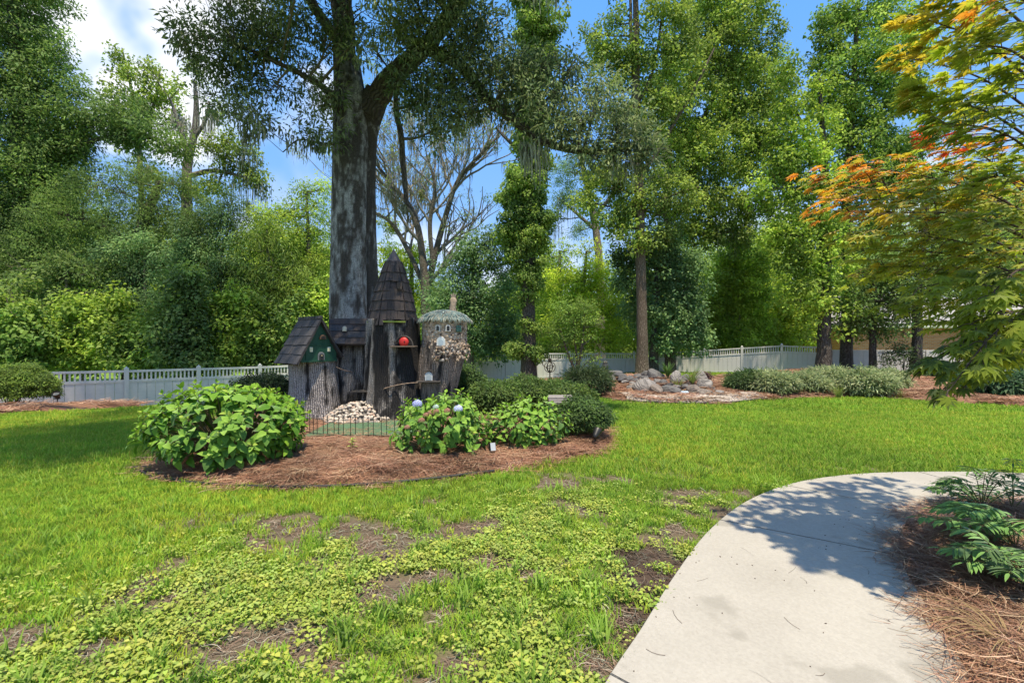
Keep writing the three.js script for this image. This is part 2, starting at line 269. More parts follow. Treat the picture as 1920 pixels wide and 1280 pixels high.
// ------------------------------------------------------------------ the concrete path, slab by slab
{
  const g0 = thing('concrete_path', 'pale concrete garden path curving away to the right', 'path'); g0.userData.kind = 'structure';
  const cl = smooth(PATH_L.map(([x, d]) => V(x, 0, -d)), 260), cr = smooth(PATH_R.map(([x, d]) => V(x, 0, -d)), 260);
  const nl = (P, x, d) => { let b = 0, m = 1e9; P.forEach((p, i) => { const q = Math.hypot(p.x - x, p.z + d); if (q < m) { m = q; b = i; } }); return b; };
  const cuts = [[0, 0], [nl(cl, .44, 2.02), nl(cr, 1.5, 1.05)], [nl(cl, 1.70, 3.75), nl(cr, 2.68, 3.12)], [nl(cl, 2.78, 4.66), nl(cr, 3.55, 3.95)], [nl(cl, 4.6, 5.15), nl(cr, 4.75, 4.2)], [nl(cl, 6.6, 5), nl(cr, 6.4, 4)], [260, 260]];
  for (let k = 0; k < cuts.length - 1; k++) {
    const g = new Geo(), [l0, r0] = cuts[k], [l1, r1] = cuts[k + 1], N = 16, A = [];
    const pick = (P, i) => { const f = clamp(i, 0, P.length - 1.001), q = Math.floor(f); return P[q].clone().lerp(P[q + 1], f - q); };
    for (let i = 0; i <= N; i++) { const t = i / N; A.push([pick(cl, lerp(l0, l1, t)), pick(cr, lerp(r0, r1, t))]); }
    const gap = .007, shift = (i, j, s) => { for (const q of [0, 1]) { const dir = A[j][q].clone().sub(A[i][q]).normalize(); A[i][q].addScaledVector(dir, s); } };
    if (k) shift(0, 1, gap); if (k < cuts.length - 2) shift(N, N - 1, gap);
    const top = .028, ch = .008;
    const rows = A.map(([a, b]) => { const w = b.clone().sub(a).normalize(); return [[a, -.06], [a, top - ch], [a.clone().addScaledVector(w, ch), top], [a.clone().lerp(b, .33), top], [a.clone().lerp(b, .67), top], [b.clone().addScaledVector(w, -ch), top], [b, top - ch], [b, -.06]].map(([p, y]) => g.v(p.x, y, p.z, p.x, p.z)); });
    for (let i = 0; i < N; i++) for (let j = 0; j < 7; j++) g.q(rows[i][j], rows[i][j + 1], rows[i + 1][j + 1], rows[i + 1][j]);
    for (const e of [0, N]) { const q = A[e].map((p) => [g.v(p.x, top - .002, p.z, p.x, 0), g.v(p.x, -.06, p.z, p.x, .1)]); g.q(q[0][0], q[1][0], q[1][1], q[0][1]); }
    const geo = g.build(), nn = geo.attributes.normal, pp = geo.attributes.position; for (let i = 0; i < pp.count; i++) if (pp.getY(i) > top - 1e-4) nn.setXYZ(i, 0, 1, 0);
    part('slab', geo, MAT.concrete, g0);
  }
  const r = mulberry(77), ms = [], g = new Geo();                            // stray needles and crumbs on the concrete
  for (let s = 0; s <= 3; s++) { const u = s / 3 - .5, z = .03 * u * u; const a = g.v(u * .10, .001, z, 0, 0), b = g.v(u * .10, .002, z + .0013, 0, 0); if (s) g.q(a - 2, b - 2, b, a); }
  for (let k = 0; k < 900; k++) { const x = lerp(.4, 5.5, r()), d = lerp(1.7, 5.1, r()); if (!inPoly(x, d, PATH)) continue; const e = bedNear.edge(x, d); if (r() > (e > -.22 ? .9 : .10)) continue; ms.push(new THREE.Matrix4().makeRotationY(r() * 6.283).scale(V(.4 + r(), 1, .5 + r())).setPosition(x, .0295, -d)); }
  tag(copies('fallen_needles', g.build(), std([.09, .06, .04]), ms, null, scene), 'stray dark pine needles lying on the concrete path', 'pine needles', null, 'stuff');
  const c2 = [], cg = new THREE.IcosahedronGeometry(.006, 0);
  for (let k = 0; k < 260; k++) { const x = lerp(.4, 5.5, r()), d = lerp(1.7, 5.1, r()); if (inPoly(x, d, PATH)) c2.push(new THREE.Matrix4().makeRotationY(r() * 6).scale(V(.4 + r() * r() * 1.4, .4, .4 + r() * .6)).setPosition(x, .03, -d)); }
  tag(copies('fallen_crumbs', cg, std([.07, .05, .04]), c2, null, scene), 'dark crumbs of bark scattered on the concrete path', 'litter', null, 'stuff');
}
// ------------------------------------------------------------------ lawn: real blades and broad weeds
function tuft(n, R, h, w, seed, tone) {
  const r = mulberry(seed), g = new Geo();
  for (let k = 0; k < n; k++) {
    const a = r() * 6.283, q = R * Math.sqrt(r()), b = r() * 6.283, H = h * (.55 + .6 * r()), lean = (.25 + .75 * r()) * H, bx = q * Math.cos(a), bz = q * Math.sin(a), sx = -Math.sin(b) * w / 2, sz = Math.cos(b) * w / 2;
    const t = r(), c = t < .8 ? mix3(tone[0], tone[1], r()) : t < .93 ? mix3(tone[1], tone[2], r()) : tone[2];
    const P = [[0, 0, 1], [.35, .62, .85], [.95, 1, .12]].map(([l, y, ww]) => [bx + Math.cos(b) * lean * l, y * H, bz + Math.sin(b) * lean * l, ww]);
    let pr = null; for (const [x, y, z, ww] of P) { const A = g.v(x + sx * ww, y, z + sz * ww, 0, 0, c), B = g.v(x - sx * ww, y, z - sz * ww, 0, 0, c); if (pr) g.q(pr[0], pr[1], B, A); pr = [A, B]; }
  }
  return g.build();
}
function weedPatch(n, R, seed, big = 1) {
  const r = mulberry(seed), g = new Geo();
  for (let k = 0; k < n; k++) {
    const a = r() * 6.283, q = R * Math.sqrt(r()), y = .008 + .03 * r(), b = r() * 6.283, L = big * (.012 + .012 * r()), W = L * (.30 + .16 * r()), up = .15 + .55 * r();
    const X = Math.cos(b), Z = Math.sin(b), c = mix3([.27, .39, .06], [.47, .58, .12], r());
    const p = (u, w, dy) => g.v(q * Math.cos(a) + X * u * L - Z * w * W, y + u * up * L - 1.1 * L * up * u * u * u + dy, q * Math.sin(a) + Z * u * L + X * w * W, 0, 0, c);
    const A = p(0, 0, 0), B = p(.3, .9, .003), C = p(.7, .85, .003), D = p(1, 0, 0), E = p(.7, -.85, .003), F = p(.3, -.9, .003), G2 = p(.5, 0, -.001);
    g.t(A, B, G2); g.t(B, C, G2); g.t(C, D, G2); g.t(D, E, G2); g.t(E, F, G2); g.t(F, A, G2);
  }
  return g.build();
}
const castleTurf = [[-3.1, 6.55], [-2.2, 6.45], [-1.4, 6.6], [-1.3, 8], [-3.4, 8.2]];
const isLawn = (x, d) => !(inPoly(x, d, BEDs) || inPoly(x, d, PATH) || inPoly(x, d, NEARBED) || inPoly(x, d, BACKs) || bedLeft.edge(x, d) > 0);
{
  const tone = [[.195, .375, .034], [.34, .525, .06], [.51, .52, .13]];
  const bands = [[1.55, 5, .046, tuft(24, .05, .05, .0052, 21, tone)], [5, 9.5, .078, tuft(34, .085, .05, .0075, 22, tone)], [9.5, 17, .14, tuft(44, .15, .05, .012, 23, tone)], [17, 28, .26, tuft(56, .3, .05, .022, 24, tone)]];
  const r = mulberry(500);
  const ms = bands.map(() => []), cs = bands.map(() => []), wm = [], wc = [];
  bands.forEach(([d0, d1, s], b) => {
    for (let d = d0; d < d1; d += s) { const lim = 1.38 * d + 1.6; for (let x = -lim; x < lim; x += s) {
      const X = x + (r() - .5) * s, D = d + (r() - .5) * s; if (!isLawn(X, D)) continue; if (D > interp(dFence, X) + .4) continue;
      const bn = D < 10 ? bareness(X, D) : 0, w = D < 7 ? weediness(X, D) : 0;
      const patchy = .5 + .5 * sstep(.35, .6, fbm2(X * 1.1, D * 1.1, 311, 4));
      const wp = w * (.12 + .88 * sstep(.42, .56, fbm2(X * 1.9, D * 1.9, 313, 4)));
      if (D < 7 && r() < wp * 1.15 * (1 - bn)) { const sc = .8 + .6 * r(); wm.push(new THREE.Matrix4().makeRotationFromEuler(new THREE.Euler((r() - .5) * .4, r() * 6.28, (r() - .5) * .4)).scale(V(sc, sc, sc)).setPosition(X, groundY(X, -D) - .004, -D)); const v = .75 + .4 * r(); wc.push(col(v * (.9 + .3 * r()), v, v * (.8 + .5 * r()))); }
      if (r() < bn * 1.02 || r() < wp * .55) continue;
      const h = (.65 + .6 * r()) * (1 - .35 * w) * (.85 + .3 * patchy), sc = .85 + .4 * r();
      ms[b].push(new THREE.Matrix4().makeRotationFromEuler(new THREE.Euler((r() - .5) * .3, r() * 6.28, (r() - .5) * .3)).scale(V(sc, h * sc, sc)).setPosition(X, groundY(X, -D) - .006, -D));
      const big = fbm2(X * .45, D * .45, 317, 4), v = .74 + .4 * patchy * r() + (big - .5) * .5; cs[b].push(col(v * (.74 + .75 * big * r() + .1), v, v * .8));
    } }
  });
  const names = ['tall fresh lawn grass close by in the foreground', 'green lawn grass around the pine straw bed', 'bright mown lawn between the stump castle and the pond', 'sunlit far lawn by the long fence'];
  bands.forEach((b, k) => tag(copies('lawn_grass', b[3], MAT.grass, ms[k], cs[k], scene), names[k], 'grass', null, 'stuff'));
  tag(copies('broadleaf_weeds', weedPatch(17, .045, 31), MAT.grass, wm.filter((_, i) => i % 4), wc.filter((_, i) => i % 4), scene), 'creeping small leaved weeds covering the thin foreground lawn', 'weeds', null, 'stuff');
  tag(copies('broadleaf_weeds', weedPatch(10, .05, 37, 1.4), MAT.grass, wm.filter((_, i) => i % 4 === 0), wc.filter((_, i) => i % 4 === 0), scene), 'larger broad leaved weeds standing among the small creeping ones', 'weeds', null, 'stuff');
  // taller coarse grass tufts among the weeds, bits of dry thatch and wood chips on the bare soil
  const gm = [], gc = [], dm = [], dc = [];
  for (let k = 0; k < 5200; k++) { const D = 1.6 + 4.2 * r(), X = (r() - .5) * 2.4 * (D + .4); if (!isLawn(X, D)) continue; const bn = bareness(X, D), w = weediness(X, D);
    if (bn < .4 && r() < .10 + .28 * w * sstep(.4, .62, vn2(X * 2.2, D * 2.2, 319))) { const sc = .8 + .7 * r(); gm.push(new THREE.Matrix4().makeRotationY(r() * 6.28).scale(V(sc, sc, sc)).setPosition(X, groundY(X, -D) - .01, -D)); const v = .7 + .5 * r(); gc.push(col(v * .9, v, v)); }
    if (r() < bn) { const sc = .4 + .5 * r(), dk = Math.sqrt(patch(X, D, 1215, 1080, 95, 85)) < 1.1 ? .35 : .8; dm.push(new THREE.Matrix4().makeRotationFromEuler(new THREE.Euler((r() - .5) * .3, r() * 6.28, 0)).scale(V(sc, sc, sc)).setPosition(X, groundY(X, -D) - .008, -D)); dc.push(col(dk * (.62 + .3 * r()), dk * .95, dk * 1.05)); } }
  tag(copies('coarse_grass', tuft(13, .03, .085, .0085, 33, [[.17, .29, .03], [.27, .41, .05], [.38, .48, .1]]), MAT.grass, gm, gc, scene), 'coarse taller grass tufts among the foreground weeds', 'grass', null, 'stuff');
  tag(copies('dry_thatch', needleClump(26, .12, .1, .0035, 15), MAT.needle, dm, dc, scene), 'dry brown thatch lying on the bare soil patches', 'thatch', null, 'stuff');
}
// ------------------------------------------------------------------ the long vinyl fences
const box = (w, h, d, r = 0) => r ? new RoundedBoxGeometry(w, h, d, 1, r) : new THREE.BoxGeometry(w, h, d);
{
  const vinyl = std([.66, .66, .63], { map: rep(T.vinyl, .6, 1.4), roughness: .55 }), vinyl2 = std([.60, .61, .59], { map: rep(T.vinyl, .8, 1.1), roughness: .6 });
  const unit = box(1, 1, 1);
  const piece = (name, parent, c, along, w, h, t, mat, geo = unit) => { const m = part(name, geo, mat, parent, c); m.rotation.y = along; m.scale.set(w, h, t); return m; };
  const run = (pts, step) => { const P = new THREE.CatmullRomCurve3(pts.map(([x, d]) => V(x, 0, -d)), false, 'centripetal'); return P.getSpacedPoints(Math.round(P.getLength() / step)); };
  const f = thing('lattice_top_fence', 'long white vinyl fence with an open picket band along its top', 'fence', V(-14.1, -.9, -14));
  const o = f.position, posts = run([[-19, 10], [-14.1, 14], [-9.8, 18], [-2.25, 24], [1.6, 26], [5.6, 27.2], [9.2, 27.1], [12.6, 26.3], [14.7, 25.6], [17, 24.8]], 2.02);
  const cap = new THREE.ConeGeometry(.72, 1, 4, 1); cap.rotateY(Math.PI / 4); const pk = [];
  for (let i = 0; i < posts.length; i++) {
    const p = posts[i], ty = interp(topY, p.x);
    const a0 = i < posts.length - 1 ? Math.atan2(-(posts[i + 1].z - p.z), posts[i + 1].x - p.x) : Math.atan2(-(p.z - posts[i - 1].z), p.x - posts[i - 1].x);
    piece('post', f, V(p.x - o.x, ty - .86 + .05 - o.y, p.z - o.z), a0, .125, 1.78, .125, vinyl);
    piece('post_cap', f, V(p.x - o.x, ty + .10 - o.y, p.z - o.z), a0, .1, .07, .1, vinyl, cap);
    if (i === posts.length - 1) break;
    const q = posts[i + 1], L = Math.hypot(q.x - p.x, q.z - p.z), tq = interp(topY, q.x), tilt = Math.atan2(tq - ty, L), mid = V((p.x + q.x) / 2 - o.x, 0, (p.z + q.z) / 2 - o.z), my = (ty + tq) / 2 - o.y;
    const bar = (name, y, h, t) => { const m = piece(name, f, V(mid.x, my + y, mid.z), a0, L - .1, h, t, vinyl); m.rotation.set(0, a0, tilt, 'YXZ'); };
    bar('top_rail', -.03, .075, .065); bar('middle_rail', -.355, .085, .07); bar('bottom_rail', -1.36, .1, .06);
    const n = 8, nb = 15;
    for (let k = 0; k < n; k++) { const t = (k + .5) / n, w = (L - .12) / n; piece('board', f, V(lerp(p.x, q.x, .03 + t * .94) - o.x, lerp(ty, tq, t) - .91 - o.y, lerp(p.z, q.z, .03 + t * .94) - o.z), a0, w - .009, 1.06 + .0 * k, .028 + .003 * (k % 2), vinyl); }
    for (let k = 0; k < nb; k++) { const t = .06 + .88 * (k + .5) / nb, g = box(.048, .28, .03); g.applyMatrix4(new THREE.Matrix4().makeRotationY(a0).setPosition(lerp(p.x, q.x, t) - o.x, lerp(ty, tq, t) - .19 - o.y, lerp(p.z, q.z, t) - o.z)); pk.push(g); }
  }
  part('picket', mergeGeometries(pk), vinyl, f).userData.kind = 'stuff';
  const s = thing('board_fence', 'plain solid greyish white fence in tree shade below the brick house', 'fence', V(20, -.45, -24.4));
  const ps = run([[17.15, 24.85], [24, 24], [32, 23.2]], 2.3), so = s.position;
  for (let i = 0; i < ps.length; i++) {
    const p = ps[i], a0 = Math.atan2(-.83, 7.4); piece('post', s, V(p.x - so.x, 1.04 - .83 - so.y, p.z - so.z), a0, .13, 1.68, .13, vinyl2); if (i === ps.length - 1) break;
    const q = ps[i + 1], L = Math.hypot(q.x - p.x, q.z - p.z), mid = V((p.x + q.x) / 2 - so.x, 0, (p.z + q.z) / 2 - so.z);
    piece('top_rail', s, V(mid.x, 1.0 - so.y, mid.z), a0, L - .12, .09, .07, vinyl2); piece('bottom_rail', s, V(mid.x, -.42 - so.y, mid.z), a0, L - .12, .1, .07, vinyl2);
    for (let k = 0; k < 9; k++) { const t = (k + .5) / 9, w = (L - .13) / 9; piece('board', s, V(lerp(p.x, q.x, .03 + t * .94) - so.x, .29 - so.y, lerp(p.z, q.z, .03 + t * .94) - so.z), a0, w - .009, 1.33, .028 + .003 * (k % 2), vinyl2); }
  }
}
// ------------------------------------------------------------------ brick house beyond the fence
{
  const h = thing('brick_house', 'orange brick house with a pale grey roof beyond the fence', 'house', V(28, -.5, -36)), o = h.position;
  const x0 = 24.2, x1 = 44, z0 = -33, z1 = -44, brick = std(0xffffff, { map: rep(T.brick, .55) }), white = std([.72, .70, .64], { roughness: .6 }), roofM = std([.36, .35, .36], { map: rep(T.roof, .5), roughness: .9 });
  const wall = (ax, az, bx, bz, y0, y1, name = 'wall') => { const L = Math.hypot(bx - ax, bz - az), g = box(L, y1 - y0, .24), uv = g.attributes.uv; for (let i = 0; i < uv.count; i++) uv.setXY(i, uv.getX(i) * L, uv.getY(i) * (y1 - y0)); const m = part(name, g, brick, h, V((ax + bx) / 2 - o.x, (y0 + y1) / 2 - o.y, (az + bz) / 2 - o.z)); m.rotation.y = Math.atan2(-(bz - az), bx - ax); return m; };
  wall(x0, z0, 33, z0, -.6, 2.45); wall(x0, z1, x0, z0 - .13, -.6, 2.45); wall(x0, z1 - .12, x1, z1 - .12, -.6, 2.45); wall(34.3, -31, x1, -31, -.6, 1.6); wall(33.12, z0, 33.12, -31, -.6, 1.6);
  part('fascia', box(9.7, .28, .09), white, h, V(28.6 - o.x, 2.66 - o.y, -32.45 - o.z)); part('fascia', box(10.8, .22, .09), white, h, V(39 - o.x, 1.78 - o.y, -30.4 - o.z));
  part('soffit', box(9.6, .05, .62), white, h, V(28.6 - o.x, 2.49 - o.y, -32.78 - o.z));
  const roof = (a, b, c, d) => { const g = new Geo(); const I = [a, b, c, d].map((p, k) => g.v(p.x - o.x, p.y - o.y, p.z - o.z, [0, 10, 8, 2][k], [0, 0, 6, 6][k])); g.q(...I); const J = [a, b, c, d].map((p, k) => g.v(p.x - o.x, p.y - .12 - o.y, p.z - o.z, [0, 10, 8, 2][k], [0, 0, 6, 6][k])); g.q(J[3], J[2], J[1], J[0]); for (let k = 0; k < 4; k++) g.q(I[k], J[k], J[(k + 1) % 4], I[(k + 1) % 4]); part('roof', g.build(true), roofM, h); };
  roof(V(23.5, 2.8, -32.4), V(33.6, 2.8, -32.4), V(33.6, 5.4, -38.5), V(27.5, 5.4, -38.5)); roof(V(23.5, 2.8, -44.6), V(23.5, 2.8, -32.42), V(27.48, 5.38, -38.52), V(27.48, 5.38, -38.7));
  roof(V(33.62, 1.95, -30.35), V(44.6, 1.95, -30.35), V(44.6, 5.2, -38.4), V(33.62, 5.2, -38.4));
}
// ------------------------------------------------------------------ the stump castle
const shingleMats = { brown: [[.058, .044, .043], [.072, .055, .052], [.046, .036, .036], [.085, .064, .058]].map((c) => std(c, { map: rep(T.wood, 2.5), bumpMap: rep(T.woodBump, 2.5), bumpScale: .006, roughness: .8 })), slate: [[.060, .057, .064], [.075, .071, .079], [.048, .046, .052]].map((c) => std(c, { map: rep(T.wood, 2.5), bumpMap: rep(T.woodBump, 2.5), bumpScale: .006, roughness: .75 })) };
function prism(a, b, c, d, n, t) {                    // outer corners a b (top) c d (bottom), thickness t along -n
  const g = new Geo(), w = a.distanceTo(b) + .001, l = a.distanceTo(d), back = [a, b, c, d].map((p) => p.clone().addScaledVector(n, -t)), f = [a, b, c, d], u = Math.abs(a.x * 3.7 + a.y * 1.3) % 1;
  const face = (p, q, r, s) => { const U = [[u, 0], [u + w, 0], [u + w, l], [u, l]]; const I = [p, q, r, s].map((e, k) => g.v(e.x, e.y, e.z, ...U[k])); g.q(I[0], I[3], I[2], I[1]); };
  face(f[0], f[1], f[2], f[3]); face(back[1], back[0], back[3], back[2]); for (let k = 0; k < 4; k++) { const m = (k + 1) % 4; face(f[k], back[k], back[m], f[m]); } return g.build(true);
}
function shingled(parent, tl, tr, br, bl, courses, width, mats, r, lift = .014, skip) {
  const n = bl.clone().sub(tl).cross(br.clone().sub(tl)).normalize(), P = (u, v) => tl.clone().lerp(tr, u).lerp(bl.clone().lerp(br, u), v);
  for (let k = 0; k < courses; k++) {
    const v0 = Math.max(0, (k - .18) / courses), v1 = (k + 1) / courses, W = P(0, v1).distanceTo(P(1, v1)), m = Math.max(1, Math.round(W / width));
    let us = [0]; for (let i = 1; i < m; i++) us.push((i + (r() - .5) * .55) / m); us.push(1);
    for (let i = 0; i < m; i++) {
      if (skip && skip(k, (us[i] + us[i + 1]) / 2)) continue;
      const g = .0018 / Math.max(.02, W), j = (r() - .3) * .012, o = lift * (.75 + .7 * r()), e = v1 + j / P(0, 0).distanceTo(P(0, 1));
      part('shingle', prism(P(us[i] + g, v0).addScaledVector(n, .004), P(us[i + 1] - g, v0).addScaledVector(n, .004), P(us[i + 1] - g, e).addScaledVector(n, o), P(us[i] + g, e + (r() - .5) * .01).addScaledVector(n, o + (r() - .5) * .004), n, .011), mats[Math.floor(r() * mats.length)], parent);
    }
  }
}
const archShape = (w, h) => { const s = new THREE.Shape(); s.moveTo(-w / 2, 0); s.lineTo(w / 2, 0); s.lineTo(w / 2, h - w / 2); s.absarc(0, h - w / 2, w / 2, 0, Math.PI, false); s.lineTo(-w / 2, 0); return s; };
const arch = (w, h, d) => new THREE.ExtrudeGeometry(archShape(w, h), { depth: d, bevelEnabled: true, bevelSize: .003, bevelThickness: .003, bevelSegments: 1, curveSegments: 8 });
{
  const O = V(at(690, 0, 8.5).x, .0, -8.5), c = thing('stump_castle', 'fairy castle of old tree stumps with shingled roofs and little doors', 'fairy castle', O), L = (px, py, d) => at(px, py, d).sub(O), r = mulberry(900);
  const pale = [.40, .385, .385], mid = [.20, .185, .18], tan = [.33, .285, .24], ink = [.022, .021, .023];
  const barked = (a, b, dark, s, f = 1, hollowShade) => (x, y, z) => { const n = fbm3(x * 6.5 * f, y * .9, z * 6.5 * f, s, 4) - (hollowShade ? hollowShade(x, y) : 0), m = fbm3(x * 13, y * 7, z * 13, s + 5, 3), k = sstep(dark - .07, dark + .10, n + (m - .5) * .35); return mix3(ink, mix3(a, b, m), k); };
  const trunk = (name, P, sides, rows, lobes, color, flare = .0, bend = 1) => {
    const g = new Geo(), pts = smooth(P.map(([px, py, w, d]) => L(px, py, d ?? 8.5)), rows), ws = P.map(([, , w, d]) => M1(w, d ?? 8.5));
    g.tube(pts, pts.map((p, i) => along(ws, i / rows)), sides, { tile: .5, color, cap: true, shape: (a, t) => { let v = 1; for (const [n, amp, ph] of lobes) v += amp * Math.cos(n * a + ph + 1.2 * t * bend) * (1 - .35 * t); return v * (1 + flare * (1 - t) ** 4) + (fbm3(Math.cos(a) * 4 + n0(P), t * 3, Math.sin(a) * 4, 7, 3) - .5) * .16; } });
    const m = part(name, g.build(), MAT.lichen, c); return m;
  };
  const n0 = (P) => P[0][0] * .37;
  trunk('stump', [[594, 806, 46], [592, 770, 45], [590, 730, 43], [588, 700, 42], [587, 668, 42]], 96, 56, [[3, .035, 1], [9, .022, .4], [17, .016, 2]], barked([.42, .38, .365], [.56, .53, .53], .35, 31, 1.6), .10, .4);
  trunk('stump', [[668, 806, 50, 9.0], [667, 740, 44, 9.0], [664, 680, 42, 9.0], [662, 640, 40, 9.0]], 96, 50, [[4, .09, 2], [9, .05, .3]], barked([.5, .48, .48], mid, .62, 47), .12);
  trunk('stump', [[746, 812, 62], [743, 770, 56], [741, 720, 51], [738, 660, 48], [736, 598, 47]], 128, 70, [[5, .085, 2.6], [11, .045, 1], [19, .018, 0]], barked([.6, .59, .6], tan, .50, 53, 1, (x) => .16 * sstep(.50, .66, x) - .03), .16);  // black stain extended right, painting in the shade of the hollow by the door
  trunk('stump', [[702, 812, 24, 8.28], [702, 770, 17, 8.22], [706, 720, 15, 8.18], [709, 660, 14, 8.16], [711, 610, 13, 8.15]], 64, 50, [[4, .12, 2], [9, .05, 1]], barked([.56, .55, .56], tan, .46, 59), .2);
  trunk('stump', [[806, 812, 44, 8.55], [811, 770, 28, 8.5], [818, 735, 34, 8.5], [824, 700, 37.5, 8.5], [831, 662, 41, 8.5], [834, 644, 41, 8.5]], 110, 64, [[3, .05, .5], [7, .03, .3], [15, .03, 2], [29, .012, 1]], barked([.46, .385, .34], [.33, .27, .24], .38, 67, 1.3), .05, 1.6);
  // green gabled hut on the first stump
  const ph = .93, hutO = L(598, 676, 8.12), ex = V(Math.cos(ph), 0, -Math.sin(ph)), ez = V(Math.sin(ph), 0, Math.cos(ph)), H = (x, y, z) => hutO.clone().addScaledVector(ex, x).add(V(0, y, 0)).addScaledVector(ez, z);
  const green = std([.012, .088, .052], { map: rep(T.wood, 3), bumpMap: rep(T.woodBump, 3), bumpScale: .003, roughness: .6 }), cream = std([.72, .70, .58], { roughness: .5 }), iron = std([.20, .21, .22], { roughness: .5 });
  { const s = new THREE.Shape(); s.moveTo(-.34, -.02); s.lineTo(.34, -.02); s.lineTo(.34, .13); s.lineTo(0, .70); s.lineTo(-.34, .13); const g = new THREE.ExtrudeGeometry(s, { depth: .66, bevelEnabled: false }); g.translate(0, 0, -.66);
    const hut = part('green_hut', g, green, c, hutO); hut.rotation.y = ph;
    const hang = (name, geo, mat, x, y, z = .002) => part(name, geo, mat, hut, V(x, y, z));
    hang('trim', box(.56, .012, .012), green, .02, .28, .006); hang('trim', box(.012, .29, .012), green, -.25, .14, .006); hang('trim', box(.68, .03, .02), green, 0, -.004, .010);
    for (const x of [-.15, .19]) { const w = hang('window', box(.058, .085, .014, .004), std([.62, .66, .58]), x, .20); part('pane', box(.038, .06, .006), std([.75, .72, .42], { roughness: .3 }), w, V(0, 0, .009)); part('muntin', box(.006, .06, .004), std([.5, .52, .48]), w, V(0, 0, .0135)); }
    const d = hang('door', arch(.12, .15, .012), iron, .035, .002); part('door_panel', arch(.08, .11, .008), std([.03, .035, .035]), d, V(0, .008, .014)); part('lamp', new THREE.SphereGeometry(.012, 8, 6), std([.5, .42, .25]), d, V(0, .085, .028));
    const v = hang('attic_vent', arch(.115, .075, .03), std([.17, .10, .06]), .06, .385); part('vent_hole', arch(.08, .05, .006), std([.02, .02, .02]), v, V(0, .003, .031));
  }
  { const ov = .08, e0 = .50, fl = H(-.44, -.045, ov), ap = H(0, .755, ov), apb = H(0, .755, -.70), bl = H(-.44, -.045, -.70), fr = H(.42, .06, ov), br = H(.42, .06, -.70);
    const nL = apb.clone().sub(ap).cross(fl.clone().sub(ap)).normalize(), deckL = prism(apb, ap, fl, bl, nL, .025), rf = part('hut_roof', deckL, shingleMats.slate[2], c); shingled(rf, apb, ap, fl, bl, 5, .17, shingleMats.slate, r, .018);
    const nR = fr.clone().sub(ap).cross(apb.clone().sub(ap)).normalize(), rr = part('hut_roof', prism(ap, apb, br, fr, nR, .025), shingleMats.slate[2], c); shingled(rr, ap.clone().addScaledVector(nR, .002), apb, br, fr, 5, .17, shingleMats.slate, r, .018);
    for (let k = 0; k < 8; k++) { const t = k / 8, p = ap.clone().lerp(apb, t + .05); const m = part('ridge_cap', box(.045, .055, .085), shingleMats.slate[k % 3], c, p.add(V(0, .012, 0))); m.rotation.set((r() - .5) * .3, ph, (r() - .5) * .5); } }
  // low hall roof between hut and spire
  { const a = L(617, 597, 8.95), b = L(694, 597, 8.95), e = L(694, 646, 8.42), d = L(618, 646, 8.42), n = d.clone().sub(a).cross(e.clone().sub(a)).normalize();
    const rf = part('hall_roof', prism(a, b, e, d, n, .03), shingleMats.brown[2], c); shingled(rf, a, b, e, d, 4, .42, shingleMats.brown.concat(shingleMats.slate), r, .02);
    const back = part('hall_roof', prism(b, a, L(617, 640, 9.4), L(694, 640, 9.4), V(0, .7, -.7).normalize(), .03), shingleMats.brown[2], c);
    const w = part('dormer_window', arch(.075, .095, .02), std([.5, .47, .4]), rf, L(646, 621, 8.64)); w.rotation.x = -.1; const gl = part('dormer_pane', arch(.052, .07, .006), std([.72, .66, .5], { roughness: .4 }), rf, L(646, 620.4, 8.617)); }
  // six-sided spire with hip caps
  { const TIP = L(738, 468, 8.42), yb = L(0, 601, 8.42).y, cx = L(736, 0, 8.42).x, cz = L(0, 0, 8.42).z, R = M1(47, 8.42), y0 = L(0, 495, 8.42).y;
    const rad = (t) => M1(interp([[0, 15], [.16, 21], [.32, 27], [.6, 36], [1, 44], [1.1, 46]], t), 8.42), hip = (k, t = 1) => { const a = -.28 + k * Math.PI / 3, q = rad(Math.max(0, t)); return V(cx + q * Math.sin(a) + (1 - t) * .02, lerp(y0, yb, t), cz + q * Math.cos(a)); };
    const core = new Geo(); core.tube([...Array(9)].map((_, i) => V(cx, lerp(yb, y0, i / 8), cz)), [...Array(9)].map((_, i) => rad(1 - i / 8) * .86), 24, { cap: true });
    const sp = part('spire_roof', core.build(), shingleMats.brown[2], c), NC = 6;
    for (let k = 0; k < 6; k++) for (let q = 0; q < NC; q++) shingled(sp, hip(k, (q - .22) / NC), hip(k + 1, (q - .22) / NC), hip(k + 1, (q + 1) / NC), hip(k, (q + 1) / NC), 1, .12, shingleMats.brown, r, .02, k === 0 && q === 2 ? (cc, u) => Math.abs(u - .4) < .25 : null);
    for (let k = 0; k < 6; k++) for (let j = 0; j < NC; j++) { const t0 = (j - .25) / NC, t1 = (j + 1.04) / NC + (k === 0 && j === NC - 1 ? .09 : 0), wd = .04 + .006 * j;
      for (const s of [-1, 1]) { const a0 = hip(k, t0), e0 = hip(k, t1), sd = hip(k + s, 1).sub(hip(k, 1)).normalize(), dn = e0.clone().sub(a0).normalize(), n = (s > 0 ? dn.clone().cross(sd) : sd.clone().cross(dn)).normalize(), a = a0.addScaledVector(n, .010), e = e0.addScaledVector(n, .033), P4 = [a, a.clone().addScaledVector(sd, wd * .8), e.clone().addScaledVector(sd, wd), e];
        part('hip_cap', s > 0 ? prism(P4[0], P4[1], P4[2], P4[3], n, .012) : prism(P4[1], P4[0], P4[3], P4[2], n, .012), shingleMats.brown[(j + k) % 4], sp); } }
